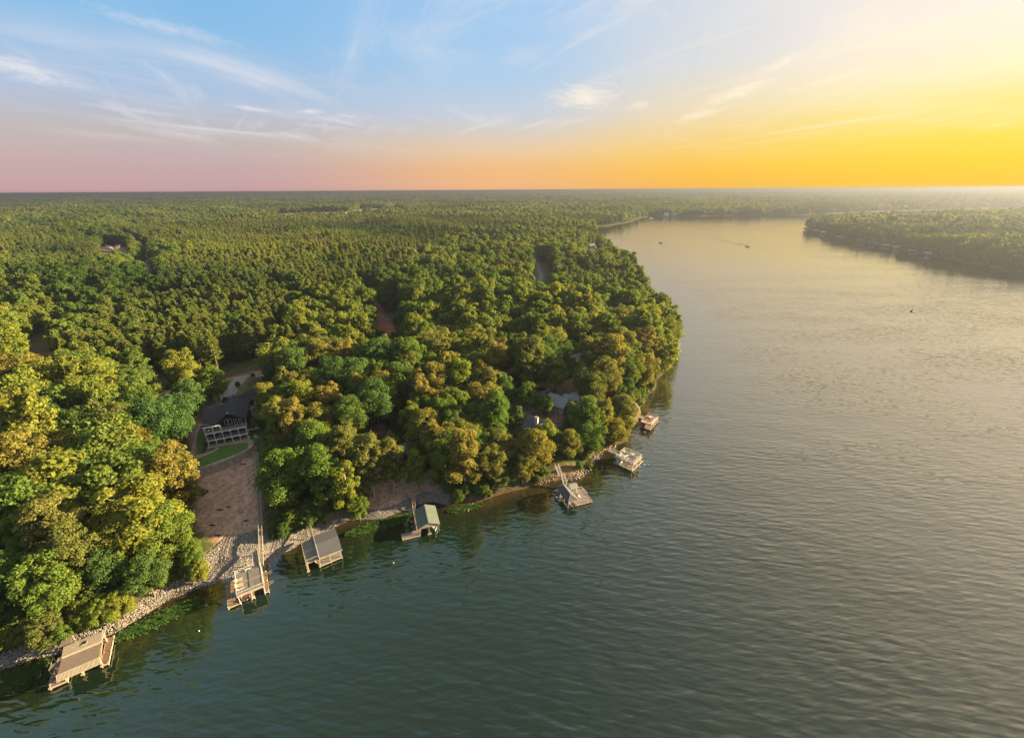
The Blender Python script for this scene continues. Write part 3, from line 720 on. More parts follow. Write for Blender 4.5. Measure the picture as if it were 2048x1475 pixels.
by_label = {}
for i, t in enumerate(trees):
    e = add_tree(i, t); by_label.setdefault(e['label'], []).append(e)
ORD = 'first second third fourth fifth sixth seventh eighth ninth tenth'.split()
for lb, es in by_label.items():
    if len(es) < 2: continue
    es.sort(key=lambda e: float(shore(np.array([e.location.x]), np.array([e.location.y]))[0]))
    for k, e in enumerate(es):
        e['label'] = lb + (', %s the lake' % ('nearer' if k == 0 else 'farther from') if len(es) == 2 else ', %s from the lake' % ORD[min(k, 9)])
for i in single_p:
    k = int(RNG.integers(0, 4)); e = empty('pine_tree', (rx[i], ry[i], rz[i]), RNG.uniform(0, 6.283)); s_ = RNG.uniform(.85, 1.15); e.scale = (s_ * 1.1, s_ * 1.1, s_)
    for nm, me in (('crown', PINES[k][0]), ('trunk', PINES[k][1])):
        o = bpy.data.objects.new(nm, me); COL.objects.link(o); o.parent = e
    tag(e, 'slender golden-brown pine in the dense stand beyond the country road', 'pine tree', 'pines of the planted stand')
rest = np.ones(rx.size, bool); rest[single_b] = False; rest[single_p] = False
mass_b, mass_p = [], []


def feed(x, y, z, pine, s0, spread):
    """scales of forest trees"""
    n = x.size; s = s0 * RNG.uniform(.72, 1.22, n) * (1 + .16 * np.clip(wob(x, y, 260., .8), -1.2, 1.2)); w = s * spread * RNG.uniform(.9, 1.15, n)
    return np.stack([x, y, z], 1), RNG.uniform(0, 6.283, n), np.stack([w, w, s * RNG.uniform(.85, 1.12, n)], 1)


def ring(r0, r1, s, half, x0=None):
    x, y = jitter_grid(-r1 * math.sin(half), r1 * math.sin(half), 0, r1, s)
    r = np.hypot(x, y); k = (r >= r0) & (r < r1) & (np.abs(np.arctan2(x, y)) < half); x, y = x[k], y[k]
    d = shore(x, y); k = (d > 3) & clear_of(x, y); x, y, d = x[k], y[k], d[k]
    if r1 <= 1500:
        p = np.ones(x.size, bool)
        for (a0, b0, a1, b1) in PROTECT[8:12] + PROTECT[14:15]:
            u, v = px(x, y, ground_z(x, y, d) + 12); p &= ~((u > a0 - 4) & (u < a1 + 4) & (v > b0 - 8) & (v < b1 + 8))
        x, y, d = x[p], y[p], d[p]
    pz = pine_mask(x, y)
    if s < 8:      # planted pines stand closer than broadleaf trees
        k = ~pz | (RNG.random(x.size) < .06); x, y, d = x[k], y[k], d[k]; pz = RNG.random(x.size) < .08
        a, b_ = jitter_grid(-r1 * math.sin(half), r1 * math.sin(half), 0, r1, 4.9); r = np.hypot(a, b_); k = (r >= r0) & (r < r1) & (np.abs(np.arctan2(a, b_)) < half); a, b_ = a[k], b_[k]
        k = pine_mask(a, b_); a, b_ = a[k], b_[k]; e = shore(a, b_); k = (e > 3) & clear_of(a, b_); x, y, d, pz = np.concatenate([x, a[k]]), np.concatenate([y, b_[k]]), np.concatenate([d, e[k]]), np.concatenate([pz, np.ones(k.sum(), bool)])
    else: pz = (pz & (RNG.random(x.size) < .84)) | (RNG.random(x.size) < .10)
    return x, y, ground_z(x, y, d), pz


sets = [(rx[rest], ry[rest], rz[rest], pm[rest], 1.0, 1.0, 'near')]
for (r0, r1, s, half, s0, spread, lod) in ((620, 1250, 6.6, 56, .95, 1.0, 'near'), (1250, 3000, 10.5, 54, 1.0, 1.22, 'far'), (3000, 7000, 21, 53, 1.1, 2.1, 'far'), (7000, 16800, 50, 52, .85, 5.6, 'far')):
    x, y, z, p = ring(r0, r1, s, math.radians(half)); sets.append((x, y, z, p, s0, spread, lod))
for nm, cb, cp_, lod, lb, lp in (('forest', C_NEAR, C_PINE, 'near', 'green and golden broadleaf forest covering the land beyond the houses', 'pine plantation with golden tops beyond the country road'),
                            ('far_forest', C_FAR, C_FARPINE, 'far', 'hazy distant woodland reaching to the horizon', 'hazy distant pine stands')):
    for pine in (False, True):
        A = [feed(x[p == pine], y[p == pine], z[p == pine], pine, s0, spread) for x, y, z, p, s0, spread, l in sets if l == lod]
        P_, R_, S_ = (np.concatenate([a[k] for a in A]) for k in range(3))
        n_ = len(cp_.objects) if pine else len(cb.objects)
        scatter('pine_forest' if pine and lod == 'near' else 'far_pine_forest' if pine else nm, cp_ if pine else cb, P_, R_, S_, RNG.integers(0, n_, len(P_)), lp if pine else lb)
        print('SCATTER', nm, pine, len(P_))

# ------------------------------------------------------------------ evening haze
hz = bmesh.new(); bmesh.ops.create_cube(hz, size=1.0)
hme = bpy.data.meshes.new('haze'); hz.to_mesh(hme); hz.free()
haze = bpy.data.objects.new('haze', hme); COL.objects.link(haze)
haze.scale = (38000, 22000, 121); haze.location = (0, 8500, 41); tag(haze, kind='stuff')
m = bpy.data.materials.new('haze'); m.use_nodes = True; N = NT(m.node_tree); N.n.clear()
o_ = N.node('ShaderNodeOutputMaterial'); v_ = N.node('ShaderNodeVolumePrincipled')
v_.inputs['Color'].default_value = (.16, .18, .23, 1); v_.inputs['Density'].default_value = 3.0e-4; v_.inputs['Anisotropy'].default_value = .48
N.l.new(v_.outputs[0], o_.inputs['Volume']); hme.materials.append(m)


# ------------------------------------------------------------------ builder for man-made things
class MB:
    def __init__(s): s.v = []; s.f = []
    def add(s, V, F_):
        o = len(s.v); s.v += [tuple(map(float, p)) for p in V]; s.f += [tuple(i + o for i in q) for q in F_]; return s
    def box(s, x0, x1, y0, y1, z0, z1):
        V = [(x, y, z) for z in (z0, z1) for y in (y0, y1) for x in (x0, x1)]
        return s.add(V, [(0, 2, 3, 1), (4, 5, 7, 6), (0, 1, 5, 4), (2, 6, 7, 3), (0, 4, 6, 2), (1, 3, 7, 5)])
    def bar(s, a, b, w, h=None, up=(0, 0, 1)):
        h = h or w; a, b = Vector(a), Vector(b); d = (b - a).normalized(); u = Vector(up)
        if abs(d.dot(u)) > .98: u = Vector((1, 0, 0))
        r = d.cross(u).normalized(); u = r.cross(d)
        V = [p + r * sx * w / 2 + u * sz * h / 2 for p in (a, b) for sz in (-1, 1) for sx in (-1, 1)]
        return s.add(V, [(0, 1, 3, 2), (4, 6, 7, 5), (0, 4, 5, 1), (2, 3, 7, 6), (0, 2, 6, 4), (1, 5, 7, 3)])
    def cyl(s, a, b, r0, r1=None, n=8):
        V, F_ = tube_np(a, b, r0, r0 if r1 is None else r1, n)
        o = len(s.v); s.add(V, F_.tolist()); s.f.append(tuple(o + n + i for i in range(n))); s.f.append(tuple(o + n - 1 - i for i in range(n))); return s
    def slab(s, pts, t):
        """polygon in space (top face) given a thickness straight down"""
        n = len(pts); T = [tuple(p) for p in pts]; B = [(p[0], p[1], p[2] - t) for p in pts]
        return s.add(T + B, [tuple(range(n)), tuple(range(2 * n - 1, n - 1, -1))] + [(i, i + n, (i + 1) % n + n, (i + 1) % n) for i in range(n)])
    def prism(s, poly, axis_, a, b):
        """2-D polygon extruded along axis from a to b (axis 'x': poly is (y,z); 'y': (x,z))"""
        n = len(poly); f = (lambda p, t: (t, p[0], p[1])) if axis_ == 'x' else (lambda p, t: (p[0], t, p[1]))
        V = [f(p, a) for p in poly] + [f(p, b) for p in poly]
        return s.add(V, [tuple(range(n)), tuple(range(2 * n - 1, n - 1, -1))] + [(i, i + n, (i + 1) % n + n, (i + 1) % n) for i in range(n)])
    def build(s, name, m, parent=None, smooth=False, kind=None):
        me = bpy.data.meshes.new(name); me.from_pydata(s.v, [], s.f); me.materials.append(m)
        bm = bmesh.new(); bm.from_mesh(me); bmesh.ops.recalc_face_normals(bm, faces=bm.faces); bm.to_mesh(me); bm.free()
        if smooth: me.polygons.foreach_set('use_smooth', [True] * len(me.polygons))
        o = bpy.data.objects.new(name, me); COL.objects.link(o)
        if parent: o.parent = parent
        if kind: o['kind'] = kind
        return o


def box(name, m, parent, *a, **k): return MB().box(*a).build(name, m, parent, **k)


M_WHITE = mat('white_paint', (.58, .565, .545), .6, var=.10); M_CREAM = mat('cream_wood', (.40, .345, .27), .7, var=.15)
M_GREYDECK = mat('grey_decking', (.22, .205, .195), .85, var=.22, vscale=4, stretch=(.25, 3, 1)); M_OLDDECK = mat('weathered_decking', (.19, .17, .16), .9, var=.35, vscale=4, stretch=(3, .2, 1))
M_TANDECK = mat('tan_decking', (.25, .175, .105), .85, var=.25, vscale=4, stretch=(3, .25, 1)); M_REDDECK = mat('red_decking', (.23, .13, .095), .85, var=.25, vscale=3, stretch=(.3, 3, 1))
M_PINKDECK = mat('pale_red_decking', (.24, .19, .17), .85, var=.18, vscale=4, stretch=(3, .3, 1)); M_BROWNROOF = mat('brown_shingle', (.185, .14, .115), .95, var=.22, vscale=2.5, bump=.5, bscale=9)
M_TILE = mat('ribbed_tan_roof', (.19, .16, .125), .9, var=.2, vscale=3); M_GREYROOF = mat('grey_shingle', (.10, .10, .112), .95, var=.28, vscale=4, bump=.5, bscale=9)
M_GREENROOF = mat('green_metal_roof', (.135, .165, .14), .5, var=.10, vscale=.6, spec=.4); M_BLACKROOF = mat('charcoal_shingle', (.040, .041, .046), .95, var=.25, vscale=3, bump=.5, bscale=8)
M_BLACKWALL = mat('charcoal_siding', (.022, .023, .027), .8, var=.2, stretch=(.2, .2, 4)); M_GLASS = mat('window_glass', (.02, .025, .03), .06, var=.1, spec=.6)
M_WOOD = mat('treated_wood', (.42, .30, .19), .85, var=.2, vscale=3); M_PILE = mat('wet_pile', (.30, .24, .17), .85, var=.3, vscale=2); M_DARK = mat('dark_shade_cloth', (.02, .02, .022), .8)
M_PATIO = mat('tan_paving', (.42, .34, .24), .9, var=.2, vscale=1.5); M_CONC = mat('pale_concrete', (.32, .265, .22), .9, var=.14, vscale=.8); M_ASPH = mat('old_asphalt', (.26, .20, .175), .95, var=.14, vscale=.8)
M_BLOCK = mat('stone_block', (.42, .36, .29), .95, var=.25, vscale=.9, bump=.4); M_DBLOCK = mat('charcoal_block', (.05, .053, .06), .95, var=.25, vscale=1.2, bump=.4)
M_LAWN = mat('lawn', (.095, .19, .045), .95, var=.22, vscale=.8, spec=.1); M_RED = mat('red_paint', (.26, .05, .045), .4, var=.08); M_BLUE = mat('blue_plastic', (.16, .26, .38), .4, var=.1)
M_TAN = mat('tan_siding', (.40, .35, .27), .8, var=.1, stretch=(.3, .3, 5)); M_BLUEROOF = mat('blue_grey_roof', (.16, .22, .25), .7, var=.12); M_LTGREY = mat('light_grey_shingle', (.24, .232, .23), .95, var=.18, vscale=3)
M_RUBBER = mat('tyre_rubber', (.02, .02, .02), .9); M_CHROME = mat('bright_metal', (.6, .6, .6), .25, metal=1.0); M_REDLAMP = mat('red_lamp', (.6, .02, .02), .3); M_STONE = mat('chimney_stone', (.44, .43, .40), .95, var=.3, vscale=2.5, bump=.5)
M_BRIGHT = mat('bright_white', (.82, .81, .79), .5, var=.05); M_GREYCAN = mat('grey_canvas', (.24, .26, .30), .8); M_PINK = mat('faded_siding', (.46, .36, .33), .8, var=.15)
def paint(name, col): return mat(name, col, .25, var=.05, spec=.6)
CAR_BLACK = paint('black_car_paint', (.012, .012, .014)); CAR_GREY = paint('grey_car_paint', (.05, .055, .06)); CAR_WHITE = paint('white_car_paint', (.7, .7, .7))


def planks(parent, x0, x1, y0, y1, z, m, w=.28, along='y', t=.05):
    """decking laid board by board, joined as one part"""
    mb = MB(); a, b_ = (x0, x1) if along == 'y' else (y0, y1); n = max(1, int((b_ - a) / w)); s = (b_ - a) / n
    for i in range(n):
        p, q = a + i * s + .015, a + (i + 1) * s - .015; dz = random.uniform(-.012, .012)
        if along == 'y': mb.box(p, q, y0, y1, z - t, z + dz)
        else: mb.box(x0, x1, p, q, z - t, z + dz)
    return mb.build('decking', m, parent, kind='stuff')


def railing(parent, pts, z, h=1.05, m=None, gap=.32, name='railing', posts=True):
    m = m or M_WHITE; mb = MB()
    for a, b_ in zip(pts[:-1], pts[1:]):
        a3 = a if len(a) == 3 else (*a, z); b3 = b_ if len(b_) == 3 else (*b_, z); A, B = Vector(a3), Vector(b3); L = (B - A).length
        up = Vector((0, 0, h)); mb.bar(A + up, B + up, .11, .07); mb.bar(A + up * .12, B + up * .12, .05)
        n = max(2, int(L / gap))
        for i in range(1, n):
            p = A.lerp(B, i / n); mb.bar(p + up * .12, p + up, .035)
        for p in ((A, B) if posts else ()): mb.bar(p, p + up * 1.06, .10)
    return mb.build(name, m, parent)


def piles(parent, pts, z0, z1, m=None, r=.14, name='pile'):
    for p in pts: MB().cyl((p[0], p[1], z0), (p[0], p[1], z1), r, r, 8).build(name, m or M_PILE, parent)


def posts(parent, pts, z0, z1, m=None, w=.18, name='post'):
    for p in pts: MB().box(p[0] - w / 2, p[0] + w / 2, p[1] - w / 2, p[1] + w / 2, z0, z1).build(name, m or M_WHITE, parent)


def frame(u0, v0, u1, v1, z):
    """local frame whose x axis runs from one picture point to another"""
    a, b_ = gp(u0, v0, z), gp(u1, v1, z); return a, math.atan2(b_[1] - a[1], b_[0] - a[0]), math.hypot(b_[0] - a[0], b_[1] - a[1])


def stairs(parent, a, b_, w, m, n=None, rail=True, side_m=None):
    """straight flight from a to b (3-D), with treads, stringers and rails"""
    A, B = Vector(a), Vector(b_); d = B - A; hd = Vector((d.x, d.y, 0)); L = hd.length; hd.normalize(); r = Vector((hd.y, -hd.x, 0))
    n = n or max(2, int(max(L / .30, abs(d.z) / .18))); mb = MB()
    for i in range(n):
        p = A.lerp(B, (i + .5) / n); mb.bar(p - r * w / 2, p + r * w / 2, min(.27, L / n * .86), .05)
    mb.build('treads', m, parent, kind='stuff')
    for s in (-1, 1):
        MB().bar(A + r * s * w / 2 - Vector((0, 0, .12)), B + r * s * w / 2 - Vector((0, 0, .12)), .07, .26).build('stringer', side_m or m, parent)
        if rail: railing(parent, [tuple(A + r * s * (w / 2 + .04)), tuple(B + r * s * (w / 2 + .04))], 0, .95, side_m or m, gap=1.3)


def lounger(x, y, z, rz, label, m=M_WHITE):
    e = empty('lounge_chair', (x, y, z), rz)
    MB().slab([(-.32, 0, .34), (.32, 0, .34), (.32, 1.25, .34), (-.32, 1.25, .34)], .09).build('seat', m, e)
    MB().slab([(-.32, 1.25, .36), (.32, 1.25, .36), (.32, 1.85, .78), (-.32, 1.85, .78)], .09).build('backrest', m, e)
    for lx in (-.27, .27):
        for ly in (.15, 1.2): MB().box(lx - .03, lx + .03, ly - .03, ly + .03, 0, .28).build('leg', m, e)
    return tag(e, label, 'lounge chair', 'lounge chairs on the docks')


def chair(x, y, z, rz, label, m=M_WHITE):
    e = empty('deck_chair', (x, y, z), rz)
    MB().box(-.3, .3, -.3, .3, .38, .45).build('seat', m, e); MB().slab([(-.3, .28, .46), (.3, .28, .46), (.3, .45, 1.05), (-.3, .45, 1.05)], .08).build('backrest', m, e)
    for lx in (-.26, .26):
        for ly in (-.25, .25): MB().box(lx - .03, lx + .03, ly - .03, ly + .03, 0, .38).build('leg', m, e)
        MB().box(lx - .05, lx + .05, -.3, .3, .60, .65).build('armrest', m, e)
    return tag(e, label, 'chair', 'chairs on the docks')


def table(x, y, z, label, m=M_WHITE, r=.55):
    e = empty('deck_table', (x, y, z)); MB().cyl((0, 0, .68), (0, 0, .74), r, r, 14).build('tabletop', m, e); MB().cyl((0, 0, 0), (0, 0, .68), .06, .06, 6).build('leg', m, e)
    MB().cyl((0, 0, 0), (0, 0, .05), .28, .28, 10).build('base', m, e); return tag(e, label, 'table')


def hull_np(L, B, H, n=13):
    """open boat hull, bow towards +y"""
    V, F_ = [], []
    for i in range(n):
        t = i / (n - 1); y = -L / 2 + L * t; k = 1.0 if t < .45 else max(.015, 1 - ((t - .45) / .55) ** 2.1); sheer = H * (.82 + .30 * t * t)
        b_ = B / 2 * k
        V += [(-b_, y, sheer), (-b_ * .86, y, H * .30 + .15 * t), (0, y, (.0 if t < .8 else (t - .8) * H * 2)), (b_ * .86, y, H * .30 + .15 * t), (b_, y, sheer), (b_ * .80, y, sheer - .02), (b_ * .72, y, H * .40), (-b_ * .72, y, H * .40), (-b_ * .80, y, sheer - .02)]
    m_ = 9
    for i in range(n - 1):
        for j in range(m_): a = i * m_ + j; c_ = i * m_ + (j + 1) % m_; F_.append((a, c_, c_ + m_, a + m_))
    F_.append(tuple(range(m_ - 1, -1, -1))); F_.append(tuple((n - 1) * m_ + j for j in range(m_)))
    return V, F_


def boat(loc, rz, L, B, hull_m, seat_m, label, cover=None, top=None, group=None):
    e = empty('motor_boat', loc, rz); H = B * .42
    MB().add(*hull_np(L, B, H)).build('hull', hull_m, e)
    box('deck', M_WHITE, e, -B * .36, B * .36, L * .16, L * .36, H * .86, H * .96)
    for s in (-1, 1): box('seat', seat_m, e, s * B * .20 - .28, s * B * .20 + .28, -L * .10, L * .02, H * .42, H * .95)
    box('rear_bench', seat_m, e, -B * .34, B * .34, -L * .40, -L * .28, H * .42, H * .85)
    MB().slab([(-B * .36, L * .10, H * 1.0), (B * .36, L * .10, H * 1.0), (B * .30, L * .05, H * 1.5), (-B * .30, L * .05, H * 1.5)], .03).build('windscreen', M_GLASS, e)
    mo = box('outboard_motor', M_DARK, e, -.22, .22, -L * .5 - .45, -L * .5 + .02, H * .45, H * 1.35)
    MB().cyl((0, -L * .5 - .25, -.1), (0, -L * .5 - .25, H * .5), .07, .07, 6).build('drive_leg', M_DARK, mo)
    if cover: MB().add(*[(V, F_) for V, F_ in [hull_np(L * .99, B * .99, H * .5)]][0]).build('boat_cover', cover, e).location = (0, 0, H * .62)
    if top:
        tp = MB().slab([(-B * .42, -L * .22, H + 1.25), (B * .42, -L * .22, H + 1.25), (B * .42, L * .1, H + 1.3), (-B * .42, L * .1, H + 1.3)], .05).build('canopy', top, e)
        for sx in (-1, 1):
            for y in (-L * .2, L * .08): MB().bar((sx * B * .40, y, H * .8), (sx * B * .40, y, H + 1.25), .04).build('canopy_pole', M_CHROME, e)
    return tag(e, label, 'boat', group)


def jet_ski(loc, rz, label):
    e = empty('jet_ski', loc, rz); MB().add(*hull_np(2.9, 1.1, .55)).build('hull', M_WHITE, e)
    box('seat', M_DARK, e, -.2, .2, -1.1, .2, .5, .78); MB().slab([(-.38, .35, .72), (.38, .35, .72), (.18, 1.15, .62), (-.18, 1.15, .62)], .2).build('hood', M_GREYCAN, e)
    MB().bar((-.36, .3, .98), (.36, .3, .98), .06).build('handlebar', M_DARK, e); return tag(e, label, 'jet ski', 'jet skis by the hip-roofed boathouse')


def car(loc, rz, m, label, kind='suv'):
    e = empty('parked_car', loc, rz); L, B = 4.8, 1.9
    prof = [(-L / 2, .42), (-L / 2, .98), (-L / 2 + .10, 1.05), (.95, 1.08), (L / 2 - .15, .92), (L / 2, .72), (L / 2, .40)]
    MB().prism(prof, 'x', -B / 2, B / 2).build('body', m, e)
    if kind == 'suv': cab = [(-L / 2 + .15, 1.04), (-L / 2 + .42, 1.62), (-.1, 1.70), (.45, 1.62), (1.1, 1.07)]
    else: cab = [(-.55, 1.04), (-.45, 1.66), (.1, 1.72), (.5, 1.62), (1.1, 1.07)]
    cb = MB().prism(cab, 'x', -B / 2 + .12, B / 2 - .12).build('cabin', m, e)
    for s in (-1, 1):
        x = s * (B / 2 - .11); y0, y1 = cab[1][0] + .05, cab[3][0] + .1
        MB().box(min(x, x + s * .012), max(x, x + s * .012), y0, y1, 1.14, 1.52).build('side_window', M_GLASS, cb)
        box('headlight', M_WHITE, e, s * .62 - .2, s * .62 + .2, L / 2 - .06, L / 2 + .02, .66, .82); box('tail_light', M_REDLAMP, e, s * .74 - .14, s * .74 + .14, -L / 2 - .03, -L / 2 + .03, .66, .96)
        for y in (-1.45, 1.45):
            w = MB().cyl((s * (B / 2 - .22), y, .36), (s * (B / 2 + .02), y, .36), .36, .36, 12).build('wheel', M_RUBBER, e); MB().cyl((s * (B / 2 + .02), y, .36), (s * (B / 2 + .035), y, .36), .22, .22, 10).build('rim', M_CHROME, w)
    a, b_ = cab[3], cab[4]; MB().slab([(-B / 2 + .2, a[0] + .05, a[1]), (B / 2 - .2, a[0] + .05, a[1]), (B / 2 - .2, b_[0] + .03, b_[1] + .05), (-B / 2 + .2, b_[0] + .03, b_[1] + .05)], .03).build('windscreen', M_GLASS, cb)
    if kind != 'suv':
        MB().box(-B / 2 + .15, B / 2 - .15, -L / 2 + .12, -.6, 1.05, 1.09).build('bed_cover', M_DARK, e)
    return tag(e, label, 'car')


def gable(parent, x0, x1, y0, y1, ze, zr, axis_, m, t=.18, name='roof', over=.0):
    """two roof slopes, ridge along axis"""
    mb = MB()
    if axis_ == 'y':
        c_ = (x0 + x1) / 2; mb.slab([(x0, y0, ze), (c_, y0, zr), (c_, y1, zr), (x0, y1, ze)], t).slab([(c_, y0, zr), (x1, y0, ze), (x1, y1, ze), (c_, y1, zr)], t)
    else:
        c_ = (y0 + y1) / 2; mb.slab([(x0, y0, ze), (x1, y0, ze), (x1, c_, zr), (x0, c_, zr)], t).slab([(x0, c_, zr), (x1, c_, zr), (x1, y1, ze), (x0, y1, ze)], t)
    return mb.build(name, m, parent)


def window(parent, x0, x1, y, z0, z1, face=-1, m=None, axis_='x'):
    m = m or M_BRIGHT
    """framed window on a wall that faces -y (face=-1) or +y; axis 'y': on a wall that faces x"""
    f = MB(); d = .08 * face
    def bx(mb, a0, a1, c0, c1, d0, d1):
        lo, hi = min(y + d0, y + d1), max(y + d0, y + d1)
        return mb.box(a0, a1, lo, hi, c0, c1) if axis_ == 'x' else mb.box(lo, hi, a0, a1, c0, c1)
    for a0, a1, c0, c1 in ((x0, x1, z1 - .09, z1), (x0, x1, z0, z0 + .09), (x0, x0 + .09, z0, z1), (x1 - .09, x1, z0, z1)): bx(f, a0, a1, c0, c1, 0, d)
    w = f.build('window', m, parent); g = MB(); bx(g, x0 + .08, x1 - .08, z0 + .08, z1 - .08, .004 * face, .03 * face); g.build('pane', M_GLASS, w); return w


def arch(parent, x0, x1, y, z0, z1, rise, t=.14, m=None, name='arch'):
    m = m or M_BRIGHT
    """board between two posts, cut to an arch below"""
    n = 10; top, V = [], []
    F_ = []
    for i in range(n + 1):
        s = i / n; x = x0 + (x1 - x0) * s; zb = z0 + rise * math.sqrt(max(0, 1 - (2 * s - 1) ** 2))
        V += [(x, y - t / 2, zb), (x, y - t / 2, z1), (x, y + t / 2, zb), (x, y + t / 2, z1)]
    for i in range(n):
        a = i * 4; b_ = a + 4; F_ += [(a, b_, b_ + 1, a + 1), (a + 2, a + 3, b_ + 3, b_ + 2), (a, a + 2, b_ + 2, b_), (a + 1, b_ + 1, b_ + 3, a + 3)]
    return MB().add(V, F_).build(name, m or M_WHITE, parent)


def drape(name, line, w, m, dz=.06, step=1.2):
    """ribbon laid over the ground along a line"""
    pts = [Vector((*p, 0)) for p in line]; P_ = []
    for a, b_ in zip(pts[:-1], pts[1:]):
        n = max(1, int((b_ - a).length / step)); P_ += [a.lerp(b_, i / n) for i in range(n)]
    P_.append(pts[-1]); V = []
    k = 5
    for i, p in enumerate(P_):
        d = (P_[min(i + 1, len(P_) - 1)] - P_[max(0, i - 1)]).normalized(); r = Vector((d.y, -d.x, 0)); ww = w[0] + (w[1] - w[0]) * i / (len(P_) - 1) if isinstance(w, tuple) else w
        for j in range(k): q = p + r * ww * (j / (k - 1) - .5); V.append((q.x, q.y, 0))
    V = np.array(V); V[:, 2] = ground_z(V[:, 0], V[:, 1]) + dz
    F_ = [(i * k + j, i * k + j + 1, (i + 1) * k + j + 1, (i + 1) * k + j) for i in range(len(P_) - 1) for j in range(k - 1)]
    return mesh_obj(name, V.tolist(), F_, m)


def patch(name, poly, m, dz=.05, step=.8, z=None):
    """flat sheet that follows the ground inside an outline"""
    P_ = np.array(poly); bm = bmesh.new(); vs = [bm.verts.new((p[0], p[1], 0)) for p in P_]; bm.faces.new(vs)
    for ax in (0, 1):
        lo, hi = P_[:, ax].min(), P_[:, ax].max()
        for c_ in np.arange(lo + step, hi, step):
            bmesh.ops.bisect_plane(bm, geom=bm.verts[:] + bm.edges[:] + bm.faces[:], plane_co=(c_, c_, 0), plane_no=(1, 0, 0) if ax == 0 else (0, 1, 0))
    me = bpy.data.meshes.new(name); bm.normal_update(); bm.to_mesh(me); bm.free()
    co = np.zeros(len(me.vertices) * 3, np.float32); me.vertices.foreach_get('co', co); co = co.reshape(-1, 3)
    co[:, 2] = (ground_z(co[:, 0], co[:, 1]) + dz) if z is None else z; me.vertices.foreach_set('co', co.ravel()); me.materials.append(m); me.update()
    o = bpy.data.objects.new(name, me); COL.objects.link(o); return o


# ------------------------------------------------------------------ roads and yards
def st(o): return tag(o, kind='structure')
st(drape('country_road', ROAD1, 5.2, M_ASPH)); st(drape('driveway', DRIVE, (6.5, 5.0), M_CONC, .09)); st(drape('lane', DRIVE3, (3.5, 7.5), M_ASPH, .08))
st(drape('car_park', PAD4, 6.5, M_CONC, .08)); st(drape('far_road', TRACK[3:], 6.5, M_ASPH, .12, 6.0)); st(drape('woodland_track', GAP3, 5.0, M_ASPH, .1, 4.0))
st(patch('lawn', [HL(*q) for q in [(-3.3, -7.2), (-2.3, -14.1), (2.5, -13.3), (7, -11.7), (10.6, -9.8), (13.4, -7.6), (13.6, -3.6), (11, -2.4), (7, -2.2), (4, -3.0), (1.4, -5.6)]], M_LAWN, z=8.56))
st(patch('side_lawn', [HL(*q) for q in [(-4.0, -4.0), (-1.5, -4.5), (-1.2, 2), (-1.6, 10), (-4.2, 12)]], M_LAWN, .05)); st(patch('side_lawn', [HL(*q) for q in [(15, 6), (19, 7), (20, 19), (16.5, 20)]], M_LAWN, .05))
st(patch('patio', [HL(*q) for q in [(-1, -1.6), (13.9, -1.9), (14, 2.9), (-1, 2.9)]], M_PATIO, z=8.58)); st(drape('garden_path', [HL(-4.6, -5.6), HL(-2.2, -6.6), HL(.6, -5.4), HL(3.2, -2.4)], 1.1, M_PATIO, .08, .6))
st(drape('garden_path', [HL(13.4, -1.2), HL(14.8, -4.5)], 1.5, M_PATIO, .08, .6))
# front retaining wall of the lawn: courses of pale block
rw = empty('retaining_wall', (*HL(5, -13), 5.2))
for k in range(7):
    z0 = 5.2 + k * .48
    E_ = [HL(x - .03 * (7 - k), y - .3 - .12 * (7 - k)) for x, y in LAWN_EDGE[2:]]; mb = MB()
    for a, b_ in zip(E_[:-1], E_[1:]):
        n = max(1, int(math.dist(a, b_) / 1.1))
        for i in range(n):
            p0 = Vector((*a, 0)).lerp(Vector((*b_, 0)), (i + .02) / n); p1 = Vector((*a, 0)).lerp(Vector((*b_, 0)), (i + .98) / n); mb.bar(p0 + Vector((0, 0, z0 + .23)), p1 + Vector((0, 0, z0 + .23)), .8 + random.uniform(-.05, .05), .45)
    o = mb.build('block_course', M_BLOCK, rw, kind='stuff'); o.location = (-rw.location.x, -rw.location.y, -rw.location.z)
tag(rw, 'curved pale block retaining wall below the lawn of the black house', 'retaining wall')
# stepped stone edging left of the house: every block a piece
sw = empty('stone_edging', (*HL(-5.1, 8), 0)); bm_ = MB().box(-.55, .55, -.36, .36, -.6, .28).build('block', M_BLOCK, sw); first = True
EP = [(-4.5, -5.4), (-5.1, 1), (-5.3, 7.3), (-5.4, 14), (-5.4, 21)]
for a, b_ in zip(EP[:-1], EP[1:]):
    n = int(math.dist(a, b_) / .8)
    for i in range(n):
        t = i / n; q = HL(a[0] + (b_[0] - a[0]) * t, a[1] + (b_[1] - a[1]) * t); o = bm_ if first else bm_.copy()
        if not first: COL.objects.link(o)
        first = False; o.parent = sw; o.location = (q[0] - sw.location.x, q[1] - sw.location.y, gz(*q) + random.uniform(0, .12)); o.rotation_euler = (0, 0, H_ANG + random.uniform(-.12, .12)); o.scale = (random.uniform(.85, 1.1), 1, random.uniform(.85, 1.15))
tag(sw, 'line of tan stone blocks stepping down beside the black house', 'stone edging')
dwall = empty('dark_block_wall', (*HL(15.4, 4.1), 8.4), H_ANG); box('wall', M_DBLOCK, dwall, -2.1, 2.6, -.3, .3, -.5, 1.9); box('cap', M_BLOCK, dwall, -2.2, 2.7, -.36, .36, 1.9, 2.05)
tag(dwall, 'charcoal block retaining wall at the lake end of the house side yard', 'retaining wall')
dw2 = empty('dark_block_wall', (*HL(-.9, -1.5), 8.2), H_ANG)
for i, (y0, h) in enumerate(((-2.6, .9), (-1.2, 1.3), (.2, 1.7), (1.6, 2.1))): box('step', M_DBLOCK, dw2, -.9 + i * .12, .1, y0, y0 + 1.38, -.4, h)
tag(dw2, 'charcoal stepped block wall at the corner under the porches', 'retaining wall')
